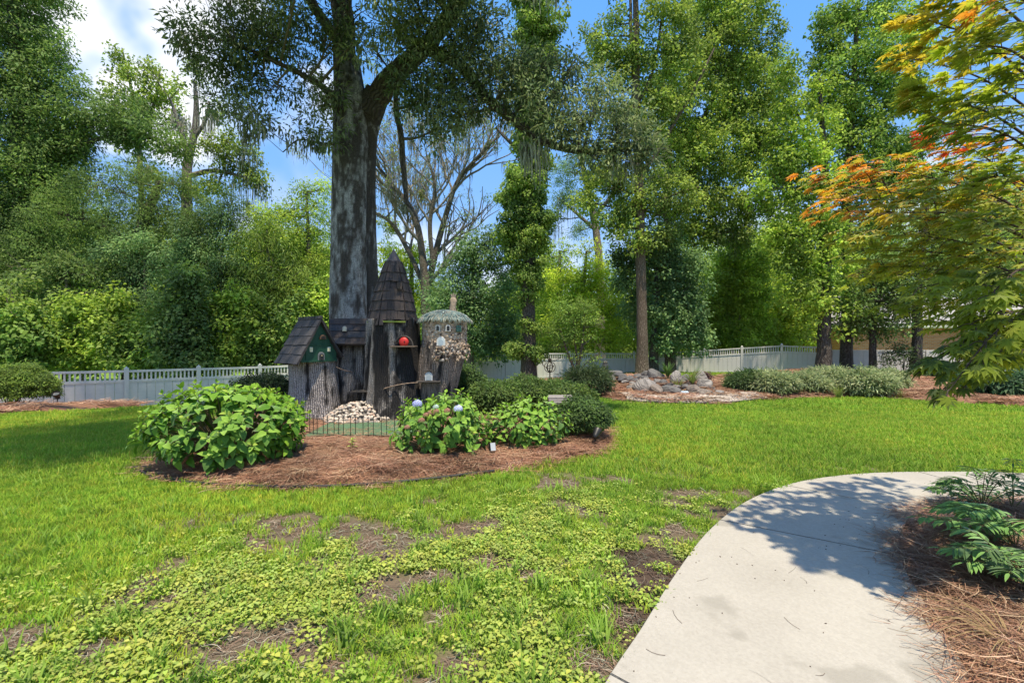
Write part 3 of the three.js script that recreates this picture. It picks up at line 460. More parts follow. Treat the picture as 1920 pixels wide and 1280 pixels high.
    const cap = new THREE.CylinderGeometry(.008, rad(0) + .035, TIP.y - y0 + .04, 6, 1); cap.rotateY(-.28); const cm = part('spire_cap', cap.toNonIndexed(), std([.13, .105, .11], { map: rep(T.wood, 1), roughness: .6 }), sp, V(cx + .02, (TIP.y + y0 - .03) / 2, cz)); cm.geometry.computeVertexNormals();
    const win = part('spire_window', box(.075, .12, .02), std([.012, .012, .012]), sp, L(748, 536, 8.13)); win.rotation.set(-.28, .25, 0); const fr = part('window_frame', box(.02, .13, .03), shingleMats.brown[3], sp, L(752, 536, 8.12)); fr.rotation.set(-.28, .25, 0);
    const mossy = std([.20, .26, .05], { roughness: 1 });
    for (const [k, u0, u1] of [[0, .12, 1.02], [5, .05, .8]]) { const p = hip(k), q = hip(k + 1), a = p.clone().lerp(q, u0), b = p.clone().lerp(q, u1), n = V((a.x + b.x) / 2 - cx, 0, (a.z + b.z) / 2 - cz).normalize(); const m = part('eave_board', box(a.distanceTo(b), .025, .07), mossy, sp, a.clone().lerp(b, .5).add(V(0, -.035, 0)).addScaledVector(n, .0)); m.rotation.y = Math.atan2(-(b.z - a.z), b.x - a.x); } }
  // round red door on its balcony
  { const rd = part('red_door', new THREE.SphereGeometry(.085, 24, 14), std([.50, .018, .014], { roughness: .5 }), c, L(757, 641, 8.02)); rd.scale.set(1, 1, .45); part('knob', new THREE.SphereGeometry(.014, 8, 6), std([.12, .02, .02]), rd, V(.02, .01, .09));
    const b = part('balcony', box(.44, .022, .26, .005), std([.16, .12, .09], { map: rep(T.wood, 2) }), c, L(757, 649.5, 8.02));
    const arc = part('niche', (() => { const g = new Geo(); const P = []; for (let k = 0; k <= 14; k++) { const t = Math.PI * (k / 14); P.push(V(Math.cos(t) * .16, Math.sin(t) * .19, 0)); } g.tube(P, P.map(() => .016), 7); return g.build(); })(), std([.05, .045, .042]), c, L(757, 650, 8.04)); }
  // turret: bark mosaic wall, thatch, chimney, windows and doors
  { const tc = L(834, 0, 8.5), wallY0 = L(0, 652, 8.5).y, wallY1 = L(0, 596, 8.5).y, R = M1(40, 8.5), g = new THREE.CylinderGeometry(R * 1.0, R * 1.02, wallY1 - wallY0, 40, 6, true), tw = part('turret_wall', g, std([.36, .28, .21], { bumpMap: T.stoneBump, bumpScale: .02 }), c, V(tc.x, (wallY0 + wallY1) / 2, tc.z));
    const chip = new THREE.IcosahedronGeometry(1, 0), ms = [], cs = [];
    for (let k = 0; k < 1900; k++) { const a = r() * 6.283, low = r() < .22 && Math.sin(a) > -.2; const y = low ? lerp(-.5, -.22, r()) : lerp(-.29, .27, r()); const rr = R + .004 + (low ? .02 + .05 * r() * (Math.cos(a - 1.2) > .2 ? 1 : 0) : 0); if (low && Math.cos(a - .9) < .55) continue; const s = .013 + .022 * r(); ms.push(new THREE.Matrix4().makeRotationFromEuler(new THREE.Euler(r() * .6, Math.PI / 2 - a + (r() - .5), r() * 3)).scale(V(s, s * (.6 + .8 * r()), s * .5)).setPosition(Math.cos(a) * rr, y, Math.sin(a) * rr)); const q = r(); cs.push(col(...(q < .55 ? mix3([.34, .25, .18], [.52, .41, .31], r()) : q < .85 ? mix3([.36, .32, .28], [.45, .41, .37], r()) : [.10, .07, .055]))); }
    copies('bark_chip', chip, std(0xffffff), ms, cs, tw);
    const F = (px, py, back = 0) => { const x = at(px, py, 8.5).x - O.x - tc.x, zz = Math.sqrt(Math.max(.001, (R + .012) ** 2 - x * x)) - back; const d = 8.5 - zz, p = at(px, py, d); return [V(p.x - O.x - tc.x, p.y - (wallY0 + wallY1) / 2, zz), Math.asin(clamp(x / R, -1, 1)) * .9]; };
    const fit = (name, geo, mat, px, py, back) => { const [p, a] = F(px, py, back), m = part(name, geo, mat, tw, p); m.rotation.y = a; return m; };
    const whitew = std([.66, .64, .60], { roughness: .6 }), dark = std([.015, .015, .02], { roughness: .4 });
    for (const px of [821, 840]) { fit('arched_window', arch(.085, .115, .016), whitew, px, 621); fit('dark_pane', arch(.048, .078, .010), dark, px, 619.4, -.012); }
    fit('green_window', box(.10, .115, .02, .004), std([.03, .17, .11], { roughness: .5 }), 860, 616); for (const dy of [-3, 3]) for (const dx of [-2.3, 2.3]) fit('dark_pane', box(.036, .04, .008), std([.02, .06, .07], { roughness: .2 }), 860 + dx, 616 + dy, -.016);
    fit('blue_door', arch(.15, .16, .016), std([.55, .60, .62], { roughness: .6 }), 827, 648.5); fit('blue_door_panel', arch(.085, .105, .012), std([.36, .45, .52]), 827, 647, -.012); fit('door_step', box(.2, .02, .06), std([.3, .25, .2]), 827, 650.5, -.01);
    const th = new THREE.LatheGeometry([[.0, .15], [.10, .14], [.22, .105], [.33, .06], [.41, .0], [.435, -.045], [.38, -.03], [.0, -.03]].map(([x, y]) => new THREE.Vector2(x, y)), 48), thatch = part('thatch_roof', th, std([.15, .20, .19], { bumpMap: rep(T.woodBump, 8, 3), bumpScale: .02, roughness: 1 }), c, V(tc.x, wallY1 - .005, tc.z));
    const st = new Geo(); st.tube([V(0, 0, 0), V(.0, .055, .02), V(0, .10, .012)], [.005, .0045, .0012], 4); const sm2 = [], sc2 = [];
    for (let k = 0; k < 3200; k++) { const a = r() * 6.283, q = Math.sqrt(r()) * .445, slope = interp([[0, .15], [.10, .14], [.22, .105], [.33, .06], [.41, .0], [.46, -.04]], q), out = V(Math.cos(a), 0, Math.sin(a)), dn = out.clone().multiplyScalar(.8).add(V((r() - .5) * .5, -.35 - .8 * (q / .47) ** 4, (r() - .5) * .5)); sm2.push(frame(V(out.x * q, slope + .006, out.z * q), dn, V(0, 1, 0).addScaledVector(out, .4), .7 + .6 * r())); const t = r(); sc2.push(col(...(t < .7 ? mix3([.07, .12, .125], [.19, .28, .29], r()) : mix3([.24, .26, .22], [.38, .38, .33], r())))); }
    copies('thatch_straw', st.build(), std(0xffffff), sm2, sc2, thatch);
    const ch = new Geo(); ch.tube([V(0, 0, 0), V(0, .08, 0), V(.01, .16, 0), V(.01, .21, 0), V(.015, .26, 0)], [.065, .058, .055, .062, .04], 14, { cap: true, shape: (a, t) => 1 + .12 * Math.cos(a * 5 + t * 9) }); const chim = part('chimney', ch.build(), std([.36, .28, .21], { bumpMap: T.stoneBump, bumpScale: .02 }), c, L(849, 584, 8.45)); for (let k = 0; k < 3; k++) { const p = part('chimney_pot', new THREE.CylinderGeometry(.014, .018, .09, 8), std([.3, .24, .19]), chim, V(-.02 + k * .03, .28 + .02 * (k % 2), 0)); p.rotation.z = (k - 1) * -.3; }
    const dr = part('grey_door', arch(.13, .15, .02), std([.50, .53, .55], { roughness: .6 }), c, L(804, 713, 8.15)); part('door_panel', arch(.085, .10, .01), std([.32, .38, .42]), dr, V(0, .008, .018)); part('door_hood', box(.17, .02, .05), std([.07, .06, .055]), dr, V(0, .18, .02));
    part('ledge', box(.43, .022, .2, .005), std([.05, .045, .042]), c, L(804, 715, 8.15)); part('ledge', box(.40, .022, .3, .005), std([.05, .045, .042]), c, L(684, 733, 8.35)); }
  const cord = (P, rad, mat) => { const g = new Geo(), q = smooth(P.map(([x, y, d]) => L(x, y, d)), 24); g.tube(q, q.map((_, i) => rad * (1 + .3 * Math.sin(i * 1.9))), 7); return part('twig_bridge', g.build(), mat, c); };
  cord([[712, 731, 7.98], [735, 724, 7.95], [760, 719, 7.95], [783, 717, 8.05]], .008, std([.23, .17, .13])); cord([[630, 688, 8.2], [645, 694, 8.3], [660, 697, 8.5]], .007, std([.2, .15, .12]));
}
// ------------------------------------------------------------------ pebble heap, turf, edging fence
{
  const g = new Geo(), N = 20, m = []; const e = (u, v) => { const x = lerp(-3.05, -1.28, u), d = lerp(6.62, 8.6, v), y = bedFront.top(x, d) + .035; return V(x, y, -d); };
  for (let j = 0; j <= N; j++) for (let i = 0; i <= N; i++) { const p = e(i / N, j / N); g.v(p.x, p.y, p.z, p.x, p.z); } for (let j = 0; j < N; j++) for (let i = 0; i < N; i++) { const a = j * (N + 1) + i; g.q(a, a + 1, a + N + 2, a + N + 1); }
  tag(part('fairy_lawn', g.build(), std([.13, .24, .13], { map: rep(T.soil, 3), bumpMap: rep(T.soilBump, 6), bumpScale: .01, roughness: 1 }), scene), 'small mint green turf patch inside the wire edging below the pebbles', 'turf', null, 'structure');
  const r = mulberry(950), h = thing('pebble_heap', 'heap of pale river pebbles at the foot of the stump castle', 'pebbles', onGround(-2.75, 8.05, .1)), o = h.position;
  const geos = [0, 1, 2, 3].map((s) => { const q = new THREE.IcosahedronGeometry(.5, 2), p = q.attributes.position; for (let i = 0; i < p.count; i++) { const v = V(p.getX(i), p.getY(i), p.getZ(i)), f = .8 + .4 * vn3(v.x * 2.2 + s * 9, v.y * 2.2, v.z * 2.2, 5); p.setXYZ(i, v.x * f, v.y * f * .62, v.z * f * .8); } return mergeVertices((q.deleteAttribute('uv'), q.deleteAttribute('normal'), q)); }); geos.forEach((q) => q.computeVertexNormals());
  const mats = [[.50, .43, .35], [.38, .34, .30], [.28, .25, .22], [.56, .49, .42], [.44, .32, .25], [.16, .15, .14]].map((c) => std(c, { roughness: .75 }));
  const prof = (x, d) => { const u = (x + 2.72) / .60, v = (d - 8.02) / .5; const q = u * u + v * v; return q < 1 ? .30 * (1 - q) * sstep(7.5, 8.25, d) + .02 : -1; };
  const core = new Geo(); { const n = 18; for (let j = 0; j <= n; j++) for (let i = 0; i <= n; i++) { const x = lerp(-3.4, -2.05, i / n), d = lerp(7.4, 8.6, j / n), y = bedFront.top(x, d) + Math.max(-.02, prof(x, d) - .03); core.v(x - o.x, y - o.y, -d - o.z, x, d); } for (let j = 0; j < n; j++) for (let i = 0; i < n; i++) { const a = j * (n + 1) + i; core.q(a, a + 1, a + n + 2, a + n + 1); } }
  part('packed_pebbles', core.build(), std([.30, .27, .24], { map: rep(T.soil, 2), bumpMap: rep(T.soilBump, 2), bumpScale: .04 }), h);
  const spots = []; for (let k = 0; k < 800; k++) { const x = lerp(-3.36, -2.1, r()), d = lerp(7.5, 8.5, r()), y = prof(x, d); if (y > 0) spots.push([x, d, y]); } spots.sort((a, b) => a[1] - b[1]);
  const rest = [], rc = [];
  spots.forEach(([x, d, y], k) => { const s = .038 + .045 * r(), rot = new THREE.Euler((r() - .5) * 1.2, r() * 6, (r() - .5) * 1.2), p = V(x - o.x, bedFront.top(x, d) + y + .005 + .02 * r() - o.y, -d - o.z); if (k < 290) { const q = part('pebble', geos[k % 4], mats[Math.floor(r() * 6)], h, p); q.scale.setScalar(s); q.rotation.copy(rot); } else { rest.push(new THREE.Matrix4().makeRotationFromEuler(rot).scale(V(s, s, s)).setPosition(p)); rc.push(mats[Math.floor(r() * 6)].color); } });
  copies('pebble', geos[0], std(0xffffff, { roughness: .75 }), rest, rc, h);
  const lg = new Geo(), lp = smooth([at(655, 783, 7.85), at(672, 776, 7.9), at(690, 770, 8.0), at(706, 765, 8.05)], 14); lg.tube(lp, lp.map((_, i) => .03 - .0008 * i), 10, { cap: true });
  tag(part('black_log', lg.build(), std([.025, .024, .025], { roughness: .7 }), scene), 'short black log lying across the pebble heap', 'log');
  // wire edging fence
  const f = thing('wire_edging', 'low black wire edging fence between the two flowering bushes', 'edging fence', onGround(-2.2, 6.6, .1)), fo = f.position, P = [[-3.35, 6.95], [-2.85, 6.72], [-2.3, 6.58], [-1.75, 6.62], [-1.2, 6.9]], cv = smooth(P.map(([x, d]) => V(x - fo.x, bedFront.top(x, d) - fo.y, -d - fo.z)), 60), wire = MAT.black;
  for (const y of [.045, .26]) { const q = new Geo(), pp = cv.map((p) => V(p.x, p.y + y, p.z)); q.tube(pp, pp.map(() => .0042), 5); part('rail', q.build(), wire, f); }
  const pkG = new THREE.CylinderGeometry(.0048, .0048, .36, 6), tip = new THREE.ConeGeometry(.009, .035, 6); const n = 25; for (let k = 0; k <= n; k++) { const t = k / n * 60, p = cv[Math.min(60, Math.round(t))]; const m2 = part('picket', pkG, wire, f, V(p.x, p.y + .12, p.z)); part('tip', tip, wire, m2, V(0, .195, 0)); }
  // black plastic strips round the beds
  const strip = (P, label, top) => { const s = new Geo(), q = smooth(P.map(([x, d]) => V(x, 0, -d)), 80).map((p) => V(p.x, groundY(p.x, p.z) + .035, p.z)); s.tube(q, q.map(() => .017), 7); tag(part('bed_edging', s.build(), std([.02, .018, .017], { roughness: .6 }), scene), label, 'edging'); };
  strip([[-4.2, 5.15], [-3.83, 4.89], [-3.10, 4.67], [-2.37, 4.57], [-1.69, 4.60], [-.906, 4.80], [-.2, 5.1]], 'black edging strip along the front of the castle bed'); strip([[2.3, 11.85], [3.1, 11.06], [4.0, 10.81], [4.86, 10.81], [5.9, 11.3], [6.6, 11.7]], 'thin dark edging strip in front of the rock pond');
  // garden spotlights
  const spot = (p, label, turn, pitch, s = 1, face) => { const t = thing('garden_spotlight', label, 'spotlight', p, 'black garden spotlights', turn), st = part('stake', new THREE.CylinderGeometry(.008 * s, .005 * s, .2 * s, 7), MAT.black, t, V(0, .03 * s, 0)); const hd = new THREE.LatheGeometry([[0, -.055], [.025, -.05], [.034, -.02], [.045, .03], [.055, .075], [.05, .075], [.04, .04], [0, .035]].map(([x, y]) => new THREE.Vector2(x * s, y * s)), 20), m = part('lamp_head', hd, MAT.black, t, V(0, .15 * s, 0)); m.rotation.x = pitch; part('lens', new THREE.CylinderGeometry(.042 * s, .042 * s, .005 * s, 18), std(face ?? [.1, .11, .12], { roughness: .1 }), m, V(0, .05 * s, 0)); part('bracket', box(.09 * s, .012 * s, .02 * s), MAT.black, t, V(0, .11 * s, 0)); };
  spot(V(1.17, bedFront.top(1.17, 6.35) - .01, -6.35), 'black spotlight in the straw below the round evergreen shrub', -.6, -.9, 1.15);
  spot(V(-10.9, bedLeft.top(-10.9, 10.9), -10.9), 'small black spotlight in the straw near the clipped hedge', .4, .7, 1.4);
  { const t = thing('garden_floodlight', 'square floodlight with a pale face in front of the bushes', 'floodlight', V(-.235, bedFront.top(-.235, 5.6), -5.6), null, .35); part('stake', new THREE.CylinderGeometry(.007, .005, .12, 7), MAT.black, t, V(0, .02, -.02)); const b = part('lamp_body', box(.075, .11, .05, .008), MAT.black, t, V(0, .085, -.02)); b.rotation.x = -.35; part('lens', box(.062, .094, .006), std([.42, .46, .5], { roughness: .25 }), b, V(0, 0, .0265)); }  // lens colour paints in the pale sky reflected by the glass
}
// ------------------------------------------------------------------ leaves
function leafBlade(L, W, droop = .25, fold = .22, rows = 5, wave = 0) {      // along +Y from its stalk, upper side +Z
  const g = new Geo(), R = [];
  for (let k = 0; k <= rows; k++) { const t = k / rows, w = W / 2 * Math.pow(Math.sin(Math.PI * Math.pow(t, .72)), .85) * (k === rows ? 0 : 1), y = L * t * (1 - .12 * droop * t), z = -L * droop * t * t; const wv = wave * Math.sin(k * 2.6) * W;
    const c = k === rows ? [1, 1, 1] : [1, 1, 1]; R.push([g.v(-w, y, z + fold * w + wv, 0, t, c), g.v(0, y, z, .5, t, [.88, .9, .86]), g.v(w, y, z + fold * w - wv, 1, t, c)]); }
  for (let k = 0; k < rows; k++) for (const s of [0, 1]) g.q(R[k][s], R[k][s + 1], R[k + 1][s + 1], R[k + 1][s]);
  return g.build();
}
function clump(n, R, L, W, seed, o = {}) {          // a twig's worth of small folded leaves
  const r = mulberry(seed), g = new Geo(), up = o.up ?? .5, q = o.squash ?? .75;
  for (let k = 0; k < n; k++) {
    const d = randDir(r), p = d.clone().multiplyScalar(R * Math.pow(r(), .45)); p.y *= q;
    const y = d.clone().multiplyScalar(.8).add(V((r() - .5) * .9, (r() - .5) * .7 - (o.droop ?? .25), (r() - .5) * .9)).normalize(), z = V((r() - .5) * 1.3, up + r() * .6, (r() - .5) * 1.3).addScaledVector(d, .35);
    const m = frame(p, y, z, 1), l = L * (.7 + .6 * r()), w = W * (.75 + .5 * r()), v = .72 + .56 * r(), c = [v * (.92 + .2 * r()), v, v * (.85 + .2 * r())];
    const e = (x, yy, zz) => { const s = V(x, yy, zz).applyMatrix4(m); return g.v(s.x, s.y, s.z, 0, 0, c); };
    const a = e(0, 0, 0), b = e(-w / 2, l * .45, .12 * w), t = e(0, l, -l * .18), b2 = e(w / 2, l * .45, .12 * w); g.t(a, t, b); g.t(a, b2, t);
    if (o.lobes) { const c1 = e(-w * .62, l * .2, .05 * w), c2 = e(w * .62, l * .2, .05 * w); g.t(a, b, c1); g.t(a, c2, b2); }
  }
  return g.build();
}
const bushGeos = {}; const bushGeo = (k, ...a) => bushGeos[k] ??= clump(...a);
function stems(t, n, spread, h, rad, mat, seed, name = 'stem') { const r = mulberry(seed), g = new Geo(); for (let k = 0; k < n; k++) { const a = r() * 6.283, e = spread * (.35 + .65 * r()), p = smooth([V(.06 * Math.cos(a) * (1 + r()), -.05, .06 * Math.sin(a)), V(e * .4 * Math.cos(a), h * .45, e * .4 * Math.sin(a)), V(e * Math.cos(a + .3), h * (.75 + .2 * r()), e * Math.sin(a + .3))], 6); g.tube(p, p.map((_, i) => rad * (1 - .1 * i)), 5); } part(name, g.build(), mat, t); }
function bush(name, label, cat, p, rx, rz, h, geo, n, tone, seed, o = {}) {
  const t = thing(name, label, cat, p, o.group), r = mulberry(seed), ms = [], cs = [];
  for (let k = 0; k < n; k++) {
    const d = randDir(r); if (d.y < -.35) d.y = -d.y * .6; const lump = .66 + .70 * fbm3(d.x * 2.3 + seed, d.y * 2.3, d.z * 2.3, seed, 3) + (o.spiky ?? .16) * (r() - .3), q = lump * (.55 + .45 * Math.pow(r(), .4));
    const P = V(d.x * rx * q, h * .46 + d.y * h * .5 * q, d.z * rz * q), s = (.75 + .5 * r()) * (o.size ?? 1);
    ms.push(new THREE.Matrix4().makeRotationFromEuler(new THREE.Euler((r() - .5) * .7, r() * 6.283, (r() - .5) * .7)).scale(V(s, s, s)).setPosition(P));
    const v = .72 + .55 * r(), f = r() < (o.flush ?? .15) ? 1 : 0; const c = mix3(tone[0], tone[1], f ? .75 + .25 * r() : r() * .5); cs.push(col(c[0] * v, c[1] * v, c[2] * v));
  }
  copies('foliage', geo, o.mat ?? MAT.leaf, ms, cs, t); stems(t, o.stems ?? 9, Math.min(rx, rz) * .8, h * .8, o.stemR ?? .012, MAT.twig, seed + 1); return t;
}
// ------------------------------------------------------------------ hydrangeas: leaf pairs in rosettes on a dome
{
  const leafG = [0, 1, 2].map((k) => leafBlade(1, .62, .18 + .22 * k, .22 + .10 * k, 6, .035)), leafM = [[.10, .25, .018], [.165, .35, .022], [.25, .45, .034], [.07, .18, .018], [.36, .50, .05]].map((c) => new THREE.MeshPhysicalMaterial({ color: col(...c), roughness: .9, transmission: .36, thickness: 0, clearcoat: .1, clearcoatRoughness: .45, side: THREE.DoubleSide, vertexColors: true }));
  const restM = leafMat(.36, .3);
  function hydrangea(label, p, rx, rz, h, nr, Lf, seed, o = {}) {
    const t = thing('hydrangea_bush', label, 'hydrangea', p, 'hydrangea bushes'), r = mulberry(seed), all = [], stemG = new Geo();
    const N = nr; for (let k = 0; k < N; k++) {
      const u = (k + .5) / N, cy = 1 - u * 1.28, a = k * 2.39996 + r() * .5, ry = Math.max(-.28, cy), k2 = Math.sqrt(Math.max(0, 1 - ry * ry)), d = V(k2 * Math.cos(a), ry, k2 * Math.sin(a));
      const lump = .70 + .56 * fbm3(d.x * 2.1 + seed, d.y * 2.1, d.z * 2.1, seed, 3) + .16 * (r() - .5) + (r() < .06 ? .12 : 0), low = ry < 0 ? .9 : 1;
      const P = V(d.x * rx * lump * low, h * .38 + d.y * h * .62 * lump, d.z * rz * lump * low); if (o.bulge) P.y += o.bulge(P.x, P.z) * Math.max(0, ry);
      P.y = Math.max(.06, P.y);
      const axis = V(d.x * .75, .55 + .45 * Math.max(0, d.y), d.z * .75).add(randDir(r).multiplyScalar(.18)).normalize(), s0 = V(axis.z, .1, -axis.x).normalize(), yaw0 = r() * 6.28;
      { const b = V(d.x * rx * .18 * r(), 0, d.z * rz * .18 * r()), q = smooth([b, b.clone().lerp(P, .5).add(V(0, h * .08, 0)), P], 5); stemG.tube(q, q.map((_, i) => .0075 - .0008 * i), 5); }
      const tiers = [[.30, .42, 2], [.85, .74, 2], [1.30, 1.0, 2], [1.62, .98, 2]];
      tiers.forEach(([ang, sz, n], ti) => { for (let j = 0; j < n; j++) { const yaw = yaw0 + ti * 1.57 + j * Math.PI + (r() - .5) * .5, e1 = s0.clone(), e2 = axis.clone().cross(e1).normalize(), out = e1.multiplyScalar(Math.cos(yaw)).addScaledVector(e2, Math.sin(yaw)), an = ang + (r() - .5) * .35;
        const y = axis.clone().multiplyScalar(Math.cos(an)).addScaledVector(out, Math.sin(an)).add(V((r() - .5) * .3, -.12 - .25 * r() * (ti > 0), (r() - .5) * .3)).normalize(), z = axis.clone().multiplyScalar(Math.sin(an)).addScaledVector(out, -Math.cos(an)).add(V(0, .25, 0));
        const base = P.clone().addScaledVector(axis, -.035 * ti).addScaledVector(out, .012), L = Lf * sz * (.65 + .6 * r());
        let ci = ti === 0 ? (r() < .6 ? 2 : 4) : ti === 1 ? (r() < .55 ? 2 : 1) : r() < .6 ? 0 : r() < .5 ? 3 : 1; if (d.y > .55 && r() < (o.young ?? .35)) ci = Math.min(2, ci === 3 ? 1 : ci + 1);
        all.push({ m: frame(base, y, z, L, .9 + .2 * r()), ci, g: Math.floor(r() * 3), w: base.clone().add(p).distanceTo(camera.position) - d.y * .2 - d.z * .6 }); } });
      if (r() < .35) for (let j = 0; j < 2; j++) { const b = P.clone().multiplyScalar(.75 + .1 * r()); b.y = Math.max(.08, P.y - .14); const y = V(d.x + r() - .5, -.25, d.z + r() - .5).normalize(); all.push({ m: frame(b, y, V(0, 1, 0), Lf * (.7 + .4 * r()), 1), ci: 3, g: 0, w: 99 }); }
    }
    part('stem', stemG.build(), std([.13, .10, .055]), t); all.sort((a, b) => a.w - b.w);
    all.slice(0, 295).forEach((l) => { const m = part('leaf', leafG[l.g], leafM[l.ci], t); m.matrix.copy(l.m); m.matrix.decompose(m.position, m.quaternion, m.scale); });
    const rest = all.slice(295); if (rest.length) copies('leaf', leafG[1], restM, rest.map((l) => l.m), rest.map((l) => leafM[l.ci].color), t);
    return t;
  }
  const petalG = (() => { const g = new Geo(), r = mulberry(4); const pts = []; for (let k = 0; k < 70; k++) { const y = 1 - 1.55 * (k + .5) / 70, a = k * 2.4, q = Math.sqrt(1 - y * y); const d = V(q * Math.cos(a), y, q * Math.sin(a)), e = V(d.z + .01, .2, -d.x).normalize(), f = d.clone().cross(e).normalize(), tw = r() * 3; for (let j = 0; j < 4; j++) { const b = tw + j * 1.571, o = e.clone().multiplyScalar(Math.cos(b)).addScaledVector(f, Math.sin(b)), s = e.clone().multiplyScalar(-Math.sin(b)).addScaledVector(f, Math.cos(b)), c = mix3([.55, .58, .85], [.75, .74, .95], r()); const P = (l, w, h) => { const v = d.clone().multiplyScalar(1 + h).addScaledVector(o, l).addScaledVector(s, w); return g.v(v.x, v.y * .8, v.z, 0, 0, c); }; const A = P(0, 0, 0), B = P(.12, -.11, .05), C = P(.22, 0, .03), D = P(.12, .11, .05); g.t(A, C, B); g.t(A, D, C); } } return g.build(); })();
  const bloom = (t, p, s, tint) => { const m = part('flower_head', petalG, new THREE.MeshPhysicalMaterial({ color: col(...tint), vertexColors: true, roughness: .9, transmission: .25, thickness: 0, side: THREE.DoubleSide }), t, p.sub(t.position)); m.scale.setScalar(s); };
  const h1 = hydrangea('largest hydrangea bush in the castle bed, left of the wire edging', V(-3.34, .06, -5.42), .90, .70, .94, 170, .14, 1001, { young: .5 });
  bloom(h1, at(382, 757, 5.25), .035, [.9, .95, 1]);
  const h2 = hydrangea('hydrangea bush with lilac flower heads and dried brown blooms', V(-.90, .07, -5.78), .62, .50, .78, 88, .125, 1003, { young: .7 });
  bloom(h2, at(782, 757, 5.45), .056, [.75, .8, 1.1]); bloom(h2, at(859, 766, 5.36), .05, [1.0, 1.05, 1.2]); bloom(h2, at(817, 763, 5.4), .035, [.8, 1, .7]);
  for (const [px, py, d, s] of [[808, 774, 5.35, .042], [818, 771, 5.37, .033], [798, 778, 5.33, .033], [838, 770, 5.37, .038], [790, 788, 5.3, .038], [763, 801, 5.28, .033], [842, 785, 5.33, .03]]) bloom(h2, at(px, py, d), s, [.62, .30, .16]);
  hydrangea('yellowish green hydrangea bush without flowers, beside the round evergreen shrub', V(.18, .07, -6.22), .57, .46, .68, 80, .12, 1007, { young: .95 });
  // a yellow seedling and a stray leaf in the straw
  const sd = thing('weed_seedling', 'small yellowish seedling in the straw before the wire edging', 'seedling', V(-2.02, bedFront.top(-2.02, 5.75), -5.75)), r = mulberry(6); for (let k = 0; k < 9; k++) { const a = k * 2.4, m = part('leaf', leafG[k % 3], leafM[4], sd); const y = V(Math.cos(a), .5 + .06 * k, Math.sin(a)); frame(V(0, .02 + .014 * k, 0), y, V(-y.x * .3, 1, -y.z * .3), .075 - .003 * k).decompose(m.position, m.quaternion, m.scale); } part('stem', new THREE.CylinderGeometry(.003, .004, .16, 5), std([.2, .22, .06]), sd, V(0, .07, 0));
  const lf = part('fallen_leaf', leafG[0], leafM[0], scene); frame(V(1.01 - .03, bedFront.top(1.0, 5.6) + .0, -5.62), V(.25, .9, .1), V(-.3, .2, 1), .13).decompose(lf.position, lf.quaternion, lf.scale); lf.position.x = .95 * 1.36; lf.position.x = at(1186, 868, 5.7).x; lf.position.y = bedFront.top(lf.position.x, 5.7); tag(lf, 'single green leaf standing upright in the straw near the lawn edge', 'leaf');
}
// ------------------------------------------------------------------ evergreen shrubs of the castle bed
const smallLeaf = clump(30, .10, .048, .022, 51, { up: .4 }), smallLeaf2 = clump(28, .14, .065, .026, 52, { up: .5 });
const dk = [[.045, .095, .03], [.14, .25, .05]], md = [[.08, .155, .04], [.22, .35, .075]];
const gp = (px, d, up = 0) => { const x = M1(px - 960, d); return V(x, (inPoly(x, d, BEDs) ? bedFront.top(x, d) : groundY(x, -d)) + up, -d); };
bush('evergreen_shrub', 'round dark evergreen shrub at the lawn corner of the castle bed', 'shrub', gp(1092, 6.9, -.02), .37, .36, .54, smallLeaf, 620, dk, 61, { flush: .2, mat: MAT.leafWaxy });
bush('evergreen_shrub', 'tall dark shrub pressed against the turret stump', 'shrub', gp(871, 9.4, -.05), .44, .4, .95, smallLeaf, 700, dk, 62, { flush: .25, mat: MAT.leafWaxy });
bush('evergreen_shrub', 'dark shrub between the white fence and the first stump', 'shrub', gp(492, 9.2, -.05), .62, .45, .80, smallLeaf, 760, [[.022, .05, .022], [.06, .11, .03]], 63, { flush: .15, spiky: .25, mat: MAT.leafWaxy });
bush('evergreen_shrub', 'low leafy shrub beside the tall shrub near the turret', 'shrub', gp(925, 9.0, -.05), .45, .4, .66, smallLeaf2, 420, md, 64, { spiky: .2 });
bush('evergreen_shrub', 'grey green shrub directly behind the yellowish hydrangea', 'shrub', gp(985, 9.6, -.05), .52, .4, .68, smallLeaf2, 460, md, 65, { spiky: .2 });
bush('evergreen_shrub', 'leafy shrub around the stake of the metal ornament', 'shrub', gp(1045, 9.9, -.05), .45, .4, .62, smallLeaf2, 400, md, 66, { spiky: .2 });
bush('evergreen_shrub', 'bright tipped shrub behind the small slatted bench', 'shrub', gp(1080, 8.6, -.05), .33, .3, .60, smallLeaf2, 330, [[.06, .12, .03], [.2, .3, .06]], 67, { spiky: .2 });
bush('evergreen_shrub', 'feathery shrub at the edge of the pond bed near the owl', 'shrub', gp(1105, 12.4, .02), .55, .45, .75, clump(30, .18, .12, .02, 53, { up: .2 }), 260, [[.045, .09, .035], [.14, .2, .08]], 68, { spiky: .4 });
bush('evergreen_shrub', 'low dark shrub between the flowering hydrangea and the turret stump', 'shrub', gp(840, 8.0, -.03), .34, .3, .42, smallLeaf, 300, dk, 69, { mat: MAT.leafWaxy });
bush('clipped_hedge', 'rounded clipped hedge by the end of the white fence', 'hedge', V(-11.95, groundY(-11.95, -10.9) + .1, -10.9), .78, .75, 1.0, smallLeaf, 2000, [[.08, .15, .03], [.24, .36, .06]], 70, { flush: .5, spiky: .02, size: 1.05, stems: 14 });
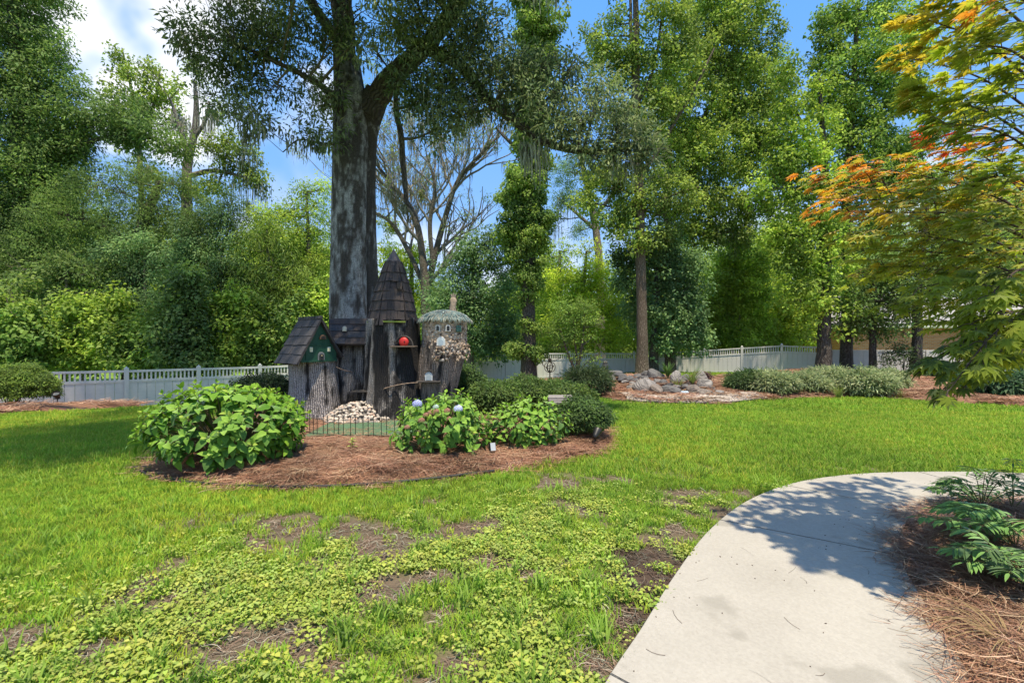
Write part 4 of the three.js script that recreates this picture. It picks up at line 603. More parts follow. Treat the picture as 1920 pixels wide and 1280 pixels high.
// ------------------------------------------------------------------ pieris and grass tufts in the long bed
{
  const g1 = clump(34, .17, .11, .026, 71, { up: .25, droop: .1 }), spots = [[1402, 12.9, .5, .62, 'dark leafy shrub at the pond end of the shrub row'], [1452, 12.5, .62, .68, 'pale variegated shrub second from the pond in the row'], [1512, 12.8, .55, .6, 'pale low shrub in the middle of the shrub row'], [1570, 13.4, .6, .72, 'pale variegated shrub in front of the thickest tree trunk'], [1625, 12.4, .66, .78, 'tallest pale variegated shrub at the lawn side of the row'], [1662, 13.6, .6, .66, 'pale shrub at the shaded end of the row'], [1545, 14.6, .6, .62, 'pale shrub behind the strappy grass clump']];
  spots.forEach(([px, d, w0, h0, label], k) => { const x = M1(px - 960, d), w = w0 * .8, h = h0 * .84; bush('variegated_shrub', label, 'shrub', V(x, bedBack.top(x, d) - .05, -d), w, w * .85, h, g1, 300, k ? [[.16, .25, .09], [.48, .55, .32]] : [[.06, .13, .04], [.13, .21, .07]], 720 + k, { flush: .4, spiky: .35, group: 'shrub row in the long bed' }); });
  const far = [[1890, 12.0, .62, .62, 'dark green spreading plant by the far bend of the bed'], [1835, 13.4, .5, .45, 'grey green low plant behind the hanging maple branch'], [1790, 17.5, .9, .5, 'low dark ground shrub near the house fence']]; far.forEach(([px, d, w, h, label], k) => { const x = M1(px - 960, d); bush('low_shrub', label, 'shrub', V(x, bedBack.top(x, d) - .05, -d), w, w * .8, h, clump(26, .2, .16, .045, 75, { up: .5 }), 170, [[.04, .11, .05], [.12, .22, .10]], 740 + k, { spiky: .3 }); });
  const blades = (name, label, p, n, h, w, tone, seed, arch2 = .5) => { const t = thing(name, label, 'grass clump', p), r = mulberry(seed), g = new Geo(); for (let k = 0; k < n; k++) { const a = r() * 6.283, H = h * (.6 + .5 * r()), le = H * arch2 * (.3 + r()), X = Math.cos(a), Z = Math.sin(a), c = mix3(tone[0], tone[1], r()); let pr = null; for (let s = 0; s <= 5; s++) { const u = s / 5, ww = w * (1 - u * u * .9) / 2, x = X * (.02 + le * u * u), z = Z * (.02 + le * u * u), y = H * (u - .25 * u * u * arch2); const A = g.v(x - Z * ww, y, z + X * ww, 0, 0, c), B = g.v(x + Z * ww, y, z - X * ww, 0, 0, c); if (pr) g.q(pr[0], pr[1], B, A); pr = [A, B]; } } part('blade', g.build(), MAT.leaf, t).userData.kind = 'stuff'; return t; };
  const bb = (px, d) => { const x = M1(px - 960, d); return V(x, bedBack.top(x, d) - .03, -d); };
  blades('grass_clump', 'strappy yellow green grass clump among the pale shrubs', bb(1572, 11.95), 90, .48, .014, [[.16, .24, .04], [.28, .36, .08]], 81); blades('grass_clump', 'small thin grass clump alone at the end of the shrub row', bb(1690, 11.9), 50, .42, .012, [[.18, .22, .05], [.32, .33, .10]], 82);
  blades('agave_plant', 'spiky upright green plant with white flowers behind the pond rocks', V(at(1252, 716, 14.4).x, groundY(at(1252, 0, 14.4).x, -14.4) + .1, -14.4), 46, .62, .05, [[.06, .14, .03], [.13, .24, .05]], 83, .55); blades('agave_plant', 'arching yellow green plant among the pond rocks', V(at(1298, 0, 13.3).x, groundY(at(1298, 0, 13.3).x, -13.3) + .05, -13.3), 44, .62, .03, [[.12, .19, .04], [.22, .30, .07]], 84, .7); blades('agave_plant', 'small yellowish plant between the pale pond boulders', V(at(1272, 0, 13).x, groundY(at(1272, 0, 13).x, -13) + .06, -13), 30, .42, .025, [[.16, .22, .04], [.26, .32, .08]], 85, .7);
  bush('purple_shrub', 'small purplish bush on the top of the pond bank', 'shrub', V(at(1318, 0, 14.8).x, groundY(at(1318, 0, 14.8).x, -14.8) + .02, -14.8), .25, .22, .35, clump(20, .1, .06, .03, 86), 70, [[.12, .07, .075], [.22, .13, .12]], 86, { flush: .3 });
}
// ------------------------------------------------------------------ rock pond
{
  const rockM = [[.30, .28, .265], [.20, .195, .19], [.37, .345, .32], [.30, .255, .22], [.12, .12, .125]].map((c) => std(c, { map: T.stone, bumpMap: T.stoneBump, bumpScale: .05, roughness: .9 }));
  const rock = (label, px, py, d, w, h, dep, tone, seed, group, turn = 0) => {
    const g0 = new THREE.IcosahedronGeometry(1, 4); g0.deleteAttribute('normal'); g0.deleteAttribute('uv'); const g = mergeVertices(g0, 1e-3), p = g.attributes.position, uv = [];
    const cuts = [...Array(16)].map((_, i) => { const r = mulberry(seed * 31 + i), v = randDir(r); return [v, .48 + .34 * r()]; });
    for (let i = 0; i < p.count; i++) { const v = V(p.getX(i), p.getY(i), p.getZ(i)), n = v.clone(); let q = .9 + .3 * (fbm3(v.x * 1.5 + seed, v.y * 1.5, v.z * 1.5, 3, 3) - .5); for (const [c, l] of cuts) { const k = n.dot(c); if (k * q > l) q = lerp(q, l / k, .96); } q += .05 * (fbm3(v.x * 6, v.y * 6, v.z * 6, seed, 3) - .5); p.setXYZ(i, v.x * q * w / 2, v.y * q * h / 2, v.z * q * dep / 2); uv.push(v.x * q * w + v.z * .5, v.y * q * h + v.z * q * dep * .6); }
    g.setAttribute('uv', new THREE.Float32BufferAttribute(uv, 2)); g.computeVertexNormals();
    const P0 = at(px, py, d); P0.y = Math.max(P0.y, groundY(P0.x, P0.z) + .06 + h * .22); const m = part('boulder', g, rockM[tone], scene, P0); m.rotation.y = turn; return tag(m, label, 'rock', group);
  };
  const R = (label, px, py, d, w, h, tone, seed, group) => rock(label, px, py, d, M1(w, d) * 1.62, M1(h, d) * 1.85, M1(w, d) * 1.2, tone, seed, group, seed * .7);
  R('largest grey brown boulder at the front of the pond', 1215, 730, 12.6, 44, 24, 0, 1); R('mottled boulder standing on the gravel at the pond front', 1233, 742, 12.1, 28, 17, 3, 2); R('smooth grey boulder left of the little waterfall', 1257, 740, 12.2, 32, 17, 1, 3); R('flat brown block right of the little waterfall', 1301, 741, 12.2, 20, 17, 3, 4); R('flat capstone resting on the brown block by the waterfall', 1306, 734, 12.25, 30, 6, 3, 5);
  R('long low pinkish rock at the right of the pond front', 1322, 744, 12, 28, 12, 3, 6); R('small pale rock at the right end of the pond', 1350, 744, 12, 18, 10, 2, 7); R('white streaked boulder leaning above the pond edge', 1321, 727, 12.9, 24, 18, 2, 8); R('tall grey boulder on the pond bank under the purplish bush', 1312, 712, 14, 20, 22, 2, 9); R('pale upright rock behind the small yellowish plant', 1266, 711, 13.6, 22, 24, 2, 10); R('big grey boulder at the foot of the two tall trunks', 1227, 705, 14.6, 28, 18, 1, 11);
  R('dark rounded rock beside the arching plant', 1285, 727, 12.8, 15, 11, 1, 12); R('small flat rock in the middle of the pond', 1267, 724, 12.9, 16, 6, 0, 13); R('small boulder wedged over the smooth grey boulder', 1240, 732, 12.6, 14, 7, 0, 14); R('flat stone slab under the owl figure', 1136, 700, 14.6, 26, 9, 4, 15); R('dark stacked slate left of the owl', 1125, 703, 14.4, 14, 10, 1, 16); R('thin slate stacked right of the owl', 1157, 701, 14.4, 22, 7, 4, 17); R('slanting slate on top of the stacked slates', 1153, 697.5, 14.5, 24, 4, 1, 18); R('grey brown slab below the owl stack', 1140, 709, 14.2, 30, 9, 0, 19);
  const grp = 'small dark rocks lining the stream bed'; [[1168, 707, 14.2, 16, 8, 1], [1181, 710, 14, 14, 8, 1], [1172, 716, 13.6, 15, 7, 0], [1186, 721, 13.2, 16, 8, 2], [1192, 714, 13.7, 15, 9, 1], [1206, 709, 14.2, 17, 9, 1], [1214, 714, 13.8, 18, 9, 0], [1232, 715, 13.6, 16, 9, 0], [1245, 718, 13.4, 14, 9, 1], [1222, 717, 13.3, 12, 7, 0], [1180, 727, 12.8, 12, 7, 2], [1247, 727, 12.9, 18, 8, 4], [1330, 718, 13.4, 14, 8, 0], [1196, 705, 14.8, 14, 7, 1], [1278, 715, 13.5, 12, 8, 1], [1202, 722, 13.1, 14, 8, 4], [1258, 722, 13.1, 16, 8, 4], [1290, 720, 13.3, 14, 8, 4], [1228, 724, 12.9, 14, 7, 4], [1255, 731, 12.5, 14, 7, 4], [1292, 733, 12.4, 14, 8, 4], [1340, 735, 12.4, 12, 7, 1], [1212, 701, 15, 16, 8, 1], [1240, 706, 14.6, 14, 8, 0], [1164, 713, 13.9, 14, 7, 4], [1335, 728, 12.8, 12, 7, 0], [1284, 708, 14, 16, 9, 1]].forEach((q, k) => R('small dark rock of the dry stream above the pond', q[0], q[1], q[2], q[3], q[4], q[5], 40 + k, grp));
  R('thin pale slab at the foot of the waterfall', 1272, 748.5, 11.75, 30, 3, 0, 60); R('low tan stone on the gravel at the pond foot', 1318, 749, 11.8, 18, 7, 3, 61);
  const pool = new THREE.CircleGeometry(.5, 28); pool.rotateX(-Math.PI / 2); pool.scale(1.1, 1, .8); tag(part('pond_water', pool, std([.012, .018, .016], { roughness: .06 }), scene, V(4.58, groundY(4.58, -12.6) + .17, -12.6)), 'dark still water of the small upper pool', 'water', null, 'structure');
  const wf = new Geo(), wr = mulberry(31); for (let s = 0; s < 22; s++) { const x = lerp(-.13, .13, s / 21), P = smooth([V(x, .13, -.1), V(x * 1.05, .125, .0), V(x * 1.1 + .02 * (wr() - .5), .03, .05), V(x * 1.15, -.11, .07 + .03 * wr())], 8); wf.tube(P, P.map((_, i) => .006 + .005 * wr()), 5); }
  tag(part('waterfall', wf.build(), new THREE.MeshPhysicalMaterial({ color: col(.5, .62, .72), roughness: .25, transmission: .25, thickness: 0 }), scene, at(1281, 743, 12.0)), 'little white waterfall spilling between the pond rocks', 'waterfall', null);
  // gravel apron
  const gr = mulberry(33), ms = [], cs = []; for (let k = 0; k < 9000; k++) { const x = lerp(2.9, 6.6, gr()), d = lerp(10.8, 12.3, gr()); if (!inPoly(x, d, BACKs) || bedBack.edge(x, d) > .75 * (.4 + gr())) continue; const s = .016 + .03 * gr() * gr(); ms.push(new THREE.Matrix4().makeRotationY(gr() * 6).scale(V(s, s * .6, s * .8)).setPosition(x, bedBack.top(x, d) + .012, -d)); const v = .26 + .28 * gr(); cs.push(col(v, v * .87, v * .74)); }
  tag(copies('gravel', new THREE.IcosahedronGeometry(1, 1), std(0xffffff), ms, cs, scene), 'tan gravel apron in front of the pond rocks', 'gravel', null, 'stuff');
  // owl figure
  const ow = thing('owl_figure', 'grey garden owl figure perched on the stacked slates', 'owl figure', at(1135, 697.5, 14.5)), og = new THREE.LatheGeometry([[0, 0], [.055, 0], [.06, .03], [.05, .05], [.085, .10], [.10, .17], [.085, .24], [.07, .265], [.078, .30], [.072, .345], [.04, .365], [0, .37]].map(([x, y]) => new THREE.Vector2(x, y)), 22), om = std([.055, .06, .06], { bumpMap: T.stoneBump, bumpScale: .02 });
  part('body', og, om, ow); for (const s of [-1, 1]) { const e = part('ear_tuft', new THREE.ConeGeometry(.022, .06, 8), om, ow, V(s * .045, .375, 0)); e.rotation.z = -s * .35; part('eye', new THREE.SphereGeometry(.016, 10, 8), std([.3, .26, .1], { roughness: .2 }), ow, V(s * .03, .315, .066)); const w = part('wing', new THREE.SphereGeometry(.07, 12, 10), om, ow, V(s * .08, .16, -.01)); w.scale.set(.35, 1.5, .8); } part('beak', new THREE.ConeGeometry(.012, .035, 8), std([.06, .055, .05]), ow, V(0, .292, .078)).rotation.x = 2.4; part('foot', box(.09, .02, .06, .008), om, ow, V(0, .012, .04));
  // twisted metal ornament
  const mo = thing('metal_ornament', 'rusty metal garden ornament of looped rings on a thin stake', 'ornament', gp(1031, 10.1)), rust = std([.10, .058, .04], { roughness: .7, metalness: .3 }), mh = at(1031, 692, 10.1).y - mo.position.y; part('stake', new THREE.CylinderGeometry(.012, .014, mh, 8), MAT.black, mo, V(0, mh / 2, 0));
  for (const [rx, ry, rz, s] of [[0, 0, 0, .12], [0, .9, .2, .115], [0, 2.0, -.3, .11], [1.2, .2, 0, .09], [.9, 1.4, .5, .085]]) { const q = part('ring', new THREE.TorusGeometry(s, .0075, 6, 32), rust, mo, V(0, mh + .05, 0)); q.rotation.set(rx, ry, rz); } part('crown_ball', new THREE.IcosahedronGeometry(.045, 2), rust, mo, V(0, mh + .20, 0)); const hk = new Geo(), hp = smooth([V(-.10, mh + .05, 0), V(-.17, mh + .12, 0), V(-.13, mh + .18, .02), V(-.09, mh + .16, .02)], 12); hk.tube(hp, hp.map(() => .008), 6); part('hook', hk.build(), rust, mo); const hk2 = new Geo(), hp2 = smooth([V(.02, mh + .2, 0), V(.10, mh + .18, 0), V(.17, mh + .22, 0), V(.24, mh + .26, 0)], 12); hk2.tube(hp2, hp2.map(() => .007), 6); part('arm', hk2.build(), rust, mo);
  // slatted bench between the shrubs
  const bn = thing('slatted_bench', 'small grey wooden bench almost hidden behind the round evergreen shrub', 'bench', gp(1052, 8.0)), wd = std([.28, .26, .25], { map: rep(T.wood, 2), bumpMap: rep(T.woodBump, 2), bumpScale: .004 }), by = bn.position.y; [[744.5, 8.15, .045], [751, 8.0, .05], [755, 7.85, .045]].forEach(([py, d, h], k) => { const q = part('slat', box(.44, h, .10, .012), wd, bn, V(0, at(0, py, d).y - by, 8.0 - d)); q.rotation.x = k ? 0 : .5; }); for (const s of [-1, 1]) for (const z of [-.12, .12]) part('leg', box(.05, at(0, 752, 8).y - by, .05), wd, bn, V(s * .17, (at(0, 752, 8).y - by) / 2, z));
  // white pipe and a red tag on the board fence
  const pp = thing('white_pipe', 'short white standpipe in front of the shaded board fence', 'pipe', V(at(1737, 0, 22).x, at(0, 708, 22).y, -22)); part('riser', new THREE.CylinderGeometry(.035, .035, .5, 10), std([.75, .76, .76], { roughness: .4 }), pp, V(0, .25, 0)); part('pipe_cap', new THREE.CylinderGeometry(.05, .05, .07, 10), std([.78, .78, .78]), pp, V(0, .52, 0));
  const fb = thing('bird_feeder', 'small salmon pink bird feeder hanging on a pole by the board fence', 'bird feeder', V(at(1782, 0, 22.6).x, at(0, 706, 22.6).y, -22.6)), fm = std([.5, .27, .2]); part('pole', new THREE.CylinderGeometry(.012, .014, 1.75, 7), std([.05, .05, .05]), fb, V(.27, .87, 0)); part('hanger', box(.3, .015, .015), std([.05, .05, .05]), fb, V(.13, 1.66, 0)); const bd = part('tube', new THREE.CylinderGeometry(.09, .09, .24, 12), fm, fb, V(0, 1.33, 0)); part('feeder_roof', new THREE.ConeGeometry(.15, .14, 12), fm, bd, V(0, .19, 0)); part('tray', new THREE.CylinderGeometry(.15, .15, .03, 14), fm, bd, V(0, -.13, 0));
}
// ------------------------------------------------------------------ leafy plants of the near bed
{
  const lf = leafBlade(1, .23, .25, .3, 4), greens = [[.075, .19, .03], [.12, .28, .045], [.17, .35, .065], [.065, .145, .035]].map((c) => new THREE.MeshPhysicalMaterial({ color: col(...c), roughness: .9, transmission: .3, thickness: 0, clearcoat: .08, clearcoatRoughness: .45, side: THREE.DoubleSide, vertexColors: true }));
  function fronds(label, p, list, seed, ll = .085, pairs = 8, mi = 0) {          // each frond: yaw, length, how steep
    const t = thing('fern_plant', label, 'fern', p), r = mulberry(seed), sg = new Geo();
    for (const [yaw, len, up] of list) { const X = Math.cos(yaw), Z = Math.sin(yaw), q = smooth([V(0, 0, 0), V(X * len * .35, len * up * .5, Z * len * .35), V(X * len * .75, len * up * .78, Z * len * .75), V(X * len, len * up * .74, Z * len)], 24); sg.tube(q, q.map((_, i) => .0045 - .00014 * i), 5);
      for (let k = 0; k < pairs; k++) { const i = Math.round(4 + 20 * k / pairs), P = q[i], tg = q[Math.min(24, i + 1)].clone().sub(q[i - 1]).normalize(), sd = tg.clone().cross(V(0, 1, 0)).normalize(), u = k / pairs, L = ll * (.75 + .8 * Math.sin(Math.PI * (u * .8 + .15)));
        for (const s of [-1, 1]) { const y = tg.clone().multiplyScalar(.65).addScaledVector(sd, s * 1.0).add(V(0, .10 - .25 * r(), 0)).normalize(), m = part('leaflet', lf, greens[(mi + Math.floor(r() * 2)) % 4], t); frame(P, y, V(X * -.2, 1, Z * -.2).addScaledVector(sd, (r() - .5) * .5), L * (.9 + .3 * r()), 1).decompose(m.position, m.quaternion, m.scale); } }
      const m = part('leaflet', lf, greens[mi], t); frame(q[24], q[24].clone().sub(q[22]), V(0, 1, 0), ll).decompose(m.position, m.quaternion, m.scale); }
    part('stalk', sg.build(), std([.11, .13, .04]), t);
  }
  const nb = (px, py, dd) => { const d = dd, x = M1(px - 960, d); return V(x, bedNear.top(x, d) - .01, -d); };
  fronds('spreading fern at the path bend with arching dark green fronds', nb(1842, 0, 3.95), [[3.3, .40, .5], [2.8, .36, .9], [2.3, .36, 1.3], [1.0, .34, .9], [.3, .38, .8], [4.0, .34, .45], [4.8, .34, .4], [1.6, .32, 1.5], [3.7, .30, .8], [3.0, .30, 1.2], [5.6, .36, .5], [4.4, .26, .9], [2.0, .30, 1.7], [2.6, .34, 1.5], [3.4, .28, 1.1]], 91, .070, 13, 0);
  fronds('tall single fern stalk rising beside the spreading fern', nb(1900, 0, 3.85), [[2.4, .20, 2.9], [.6, .30, 1.1], [5.6, .3, .8], [2.9, .22, 1.5]], 92, .058, 12, 3);
  fronds('bright leafy fern low in the near straw bed', nb(1905, 0, 3.1), [[3.15, .50, .5], [2.75, .44, .7], [3.6, .52, .34], [4.3, .40, .6], [2.2, .35, 1.0], [5.0, .4, .6], [1.2, .3, .9], [3.9, .34, .8], [3.4, .34, 1.0], [4.7, .3, .9], [2.9, .3, 1.3], [3.0, .40, .9], [3.8, .42, .6], [4.5, .38, .7], [2.5, .36, .9]], 93, .078, 13, 1);
  fronds('leafy green plant in the near bed closest to the camera', nb(1925, 0, 2.62), [[3.2, .34, .55], [3.9, .36, .45], [4.6, .35, .4], [2.6, .34, .7], [1.9, .3, .9], [5.3, .35, .4], [3.5, .28, .9], [4.2, .26, .8], [3.0, .28, 1.1], [3.4, .36, .7], [2.4, .30, 1.2], [4.0, .30, 1.1]], 94, .075, 12, 2);
  const sp = thing('straw_tuft', 'dry arching blades at the bottom corner of the near straw bed', 'dry grass', nb(1900, 0, 2.15)), g = new Geo(), r = mulberry(95); for (let k = 0; k < 46; k++) { const a = r() * 6.283, L = .22 + .25 * r(), q = smooth([V(0, 0, 0), V(Math.cos(a) * L * .5, L * .28, Math.sin(a) * L * .5), V(Math.cos(a) * L, L * .12, Math.sin(a) * L)], 6); g.tube(q, q.map((_, i) => .0022 - .0002 * i), 4); } part('blade', g.build(), std([.36, .26, .12]), sp).userData.kind = 'stuff';
}
// ------------------------------------------------------------------ trees
const CL = {
  oak: clump(34, .30, .105, .036, 201, { up: .45, droop: .2 }), broad: clump(36, .44, .15, .07, 202, { up: .5, droop: .3 }), fine: clump(38, .40, .125, .052, 203, { up: .4, droop: .3 }),
  gum: clump(36, .42, .13, .09, 204, { up: .45, droop: .35, lobes: 1 }), vine: clump(42, .42, .135, .10, 205, { up: .35, droop: .45, lobes: 1 }), ivy: clump(34, .26, .10, .078, 206, { up: .1, droop: .6, lobes: 1 }), feather: clump(40, .55, .26, .04, 207, { up: .2, droop: .5 }), crape: clump(26, .22, .085, .042, 208, { up: .5 }),
};
const CR = { oak: .30, broad: .44, fine: .40, gum: .42, vine: .42, ivy: .26, feather: .5, crape: .22 };
const TONE = { oak: [[.085, .145, .062], [.28, .36, .17]], dark: [[.088, .172, .050], [.24, .37, .09]], mid: [[.125, .235, .045], [.35, .50, .09]], fresh: [[.18, .31, .042], [.47, .64, .09]], yellow: [[.26, .41, .035], [.66, .78, .09]], blue: [[.092, .19, .078], [.26, .42, .16]], olive: [[.135, .225, .045], [.40, .54, .10]] };
const BARKTINT = { grey: () => [1, 1, 1], dark: () => [.42, .40, .38], brown: () => [.8, .68, .58], pale: () => [1.35, 1.32, 1.28] };
function mossStrands(g, p, len, n, r, spread) { for (let k = 0; k < n; k++) { const b = p.clone().add(V((r() - .5) * spread, (r() - .35) * spread * .55, (r() - .5) * spread)), L = len * (.35 + .75 * r()), w = .012 + .02 * r(); let pr = null; for (let s = 0; s <= 4; s++) { const u = s / 4, x = b.x + (r() - .5) * .05, ww = w * (1 - .7 * u), a = r() * 3; const A = g.v(x - ww * Math.cos(a), b.y - L * u, b.z - ww * Math.sin(a)), B = g.v(x + ww * Math.cos(a), b.y - L * u, b.z + ww * Math.sin(a)); if (pr) g.q(pr[0], pr[1], B, A); pr = [A, B]; } } }
let treeSeed = 3000;
function tree(o) {
  const d = o.d, seed = treeSeed += 17, r = mulberry(seed), bx = at(o.trunk[0][0], 640, d + (o.trunk[0][3] || 0)), base = V(bx.x, groundY(bx.x, bx.z), bx.z), t = thing(o.name ?? 'tree', o.label, o.cat ?? 'tree', base, o.group);
  const sk = [], tint = BARKTINT[o.bark ?? 'grey'];
  const limb = (P, name, k) => {
    const pts = P.map(([px, py, w, dd]) => at(px, py, d + (dd || 0)).sub(base)); if (k === 0) pts[0].y = Math.min(pts[0].y, -.15);
    const n = Math.max(8, P.length * 6), q = smooth(pts, n), ws = P.map(([px, py, w, dd]) => M1(w, d + (dd || 0)) / 2), rad = q.map((_, i) => along(ws, i / n)), g = new Geo();
    if (k !== 0 || P.length > 2) q.forEach((p, i) => { const f = Math.min(1, i / 3) * .25 * rad[i]; p.x += (vn2(i * .8, seed + k, 5) - .5) * f; p.z += (vn2(i * .8, seed + k, 6) - .5) * f; });
    g.tube(q, rad, rad[0] > .1 ? 14 : 8, { tile: .5, color: (x, y, z) => { const v = .75 + .5 * fbm3(x * 2, y * 1.2, z * 2, seed, 3); const c = tint(); return [c[0] * v, c[1] * v, c[2] * v]; }, shape: (a, u) => 1 + (k === 0 ? .35 * Math.exp(-u * 14) * (1 + .5 * Math.cos(4 * a)) : 0) + .06 * Math.cos(3 * a + k) });
    part(name, g.build(), o.barkMat ?? MAT.bark, t); q.forEach((p, i) => sk.push([p, rad[i]]));
  };
  limb(o.trunk, 'trunk', 0); (o.limbs ?? []).forEach((L, k) => limb(L, 'limb', k + 1));
  const ms = [], cs = [], bg = new Geo(), mossG = new Geo(), kind = o.leaf ?? 'broad', Rc = CR[kind], tone = TONE[o.tone ?? 'mid'];
  for (const [px, py, rp, dd = 0, ry = .85, dn = 1] of o.blobs ?? []) {
    const D = d + dd, C = at(px, py, D).sub(base), R = M1(rp, D) * (.86 + .36 * r());
    let best = null, bd = 1e9; for (const [p, w] of sk) { const q = p.distanceTo(C) + Math.max(0, p.y - C.y - R * .2) * 1.5; if (q < bd) { bd = q; best = [p, w]; } }
    if (!o.noBranch) { const q = smooth([best[0], best[0].clone().lerp(C, .5).add(V((r() - .5) * R * .4, -R * .12, (r() - .5) * R * .4)), C], 7), w0 = Math.min(best[1] * .6, .02 + .022 * R + .006 * bd); bg.tube(q, q.map((_, i) => w0 * (1 - .09 * i)), 6);
      for (let k = 0; k < (o.twigs ?? 6); k++) { const e = randDir(r), s = q[3 + Math.floor(r() * 4)]; const tip = C.clone().add(V(e.x * R * .95, e.y * R * ry * .95, e.z * R * .95)), z = smooth([s, s.clone().lerp(tip, .5).add(randDir(r).multiplyScalar(R * .15)), tip], 5); bg.tube(z, z.map((_, i) => Math.max(.004, w0 * .4 * (1 - .17 * i))), 4); } }
    const n = Math.round((o.dens ?? 1) * dn * 6.8 * (R / Rc) ** 2), hue = r(), lum = .82 + .4 * r();
    for (let k = 0; k < n; k++) {
      const e = randDir(r), lump = .48 + 1.06 * fbm3(e.x * 2.1 + px, e.y * 2.1 + py, e.z * 2.1, seed, 2), q = lump * Math.pow(r(), .42), P = V(C.x + e.x * R * q, C.y + e.y * R * ry * q, C.z + e.z * R * q * (o.zs ?? .9));
      if (fbm3(P.x * .95 + 50, P.y * 1.25, P.z * .95, 77 + seed, 2) < (o.gap ?? .36) + .02) continue; if (P.y + base.y < groundY(P.x + base.x, P.z + base.z) + .05) continue;
      const s = .7 + .6 * r(); ms.push(new THREE.Matrix4().makeRotationFromEuler(new THREE.Euler((r() - .5) * .8, r() * 6.283, (r() - .5) * .8)).scale(V(s, s, s)).setPosition(P));
      const m = clamp(.15 + .5 * r() + .7 * (hue - .5) + (r() < .12 ? .4 : 0)), v = (.78 + .44 * r()) * lum, c = mix3(tone[0], tone[1], m); cs.push(col(c[0] * v, c[1] * v, c[2] * v));
    }
    if (o.moss && r() < o.moss) mossStrands(mossG, C.clone().add(V(0, -R * .3, 0)), R * 1.1, 26, r, R * 1.2);
  }
  if (bg.p.length) part('branchwork', bg.build(), o.twigMat ?? MAT.twig, t).userData.kind = 'stuff';
  (o.mossAt ?? []).forEach(([px, py, w, len, dd = 0]) => mossStrands(mossG, at(px, py, d + dd).sub(base), M1(len, d + dd), 40, r, M1(w, d + dd)));
  if (mossG.p.length) part('hanging_moss', mossG.build(), MAT.moss, t).userData.kind = 'stuff';
  if (ms.length) copies('crown', CL[kind], o.mat ?? MAT.leaf, ms, cs, t);
  return t;
}
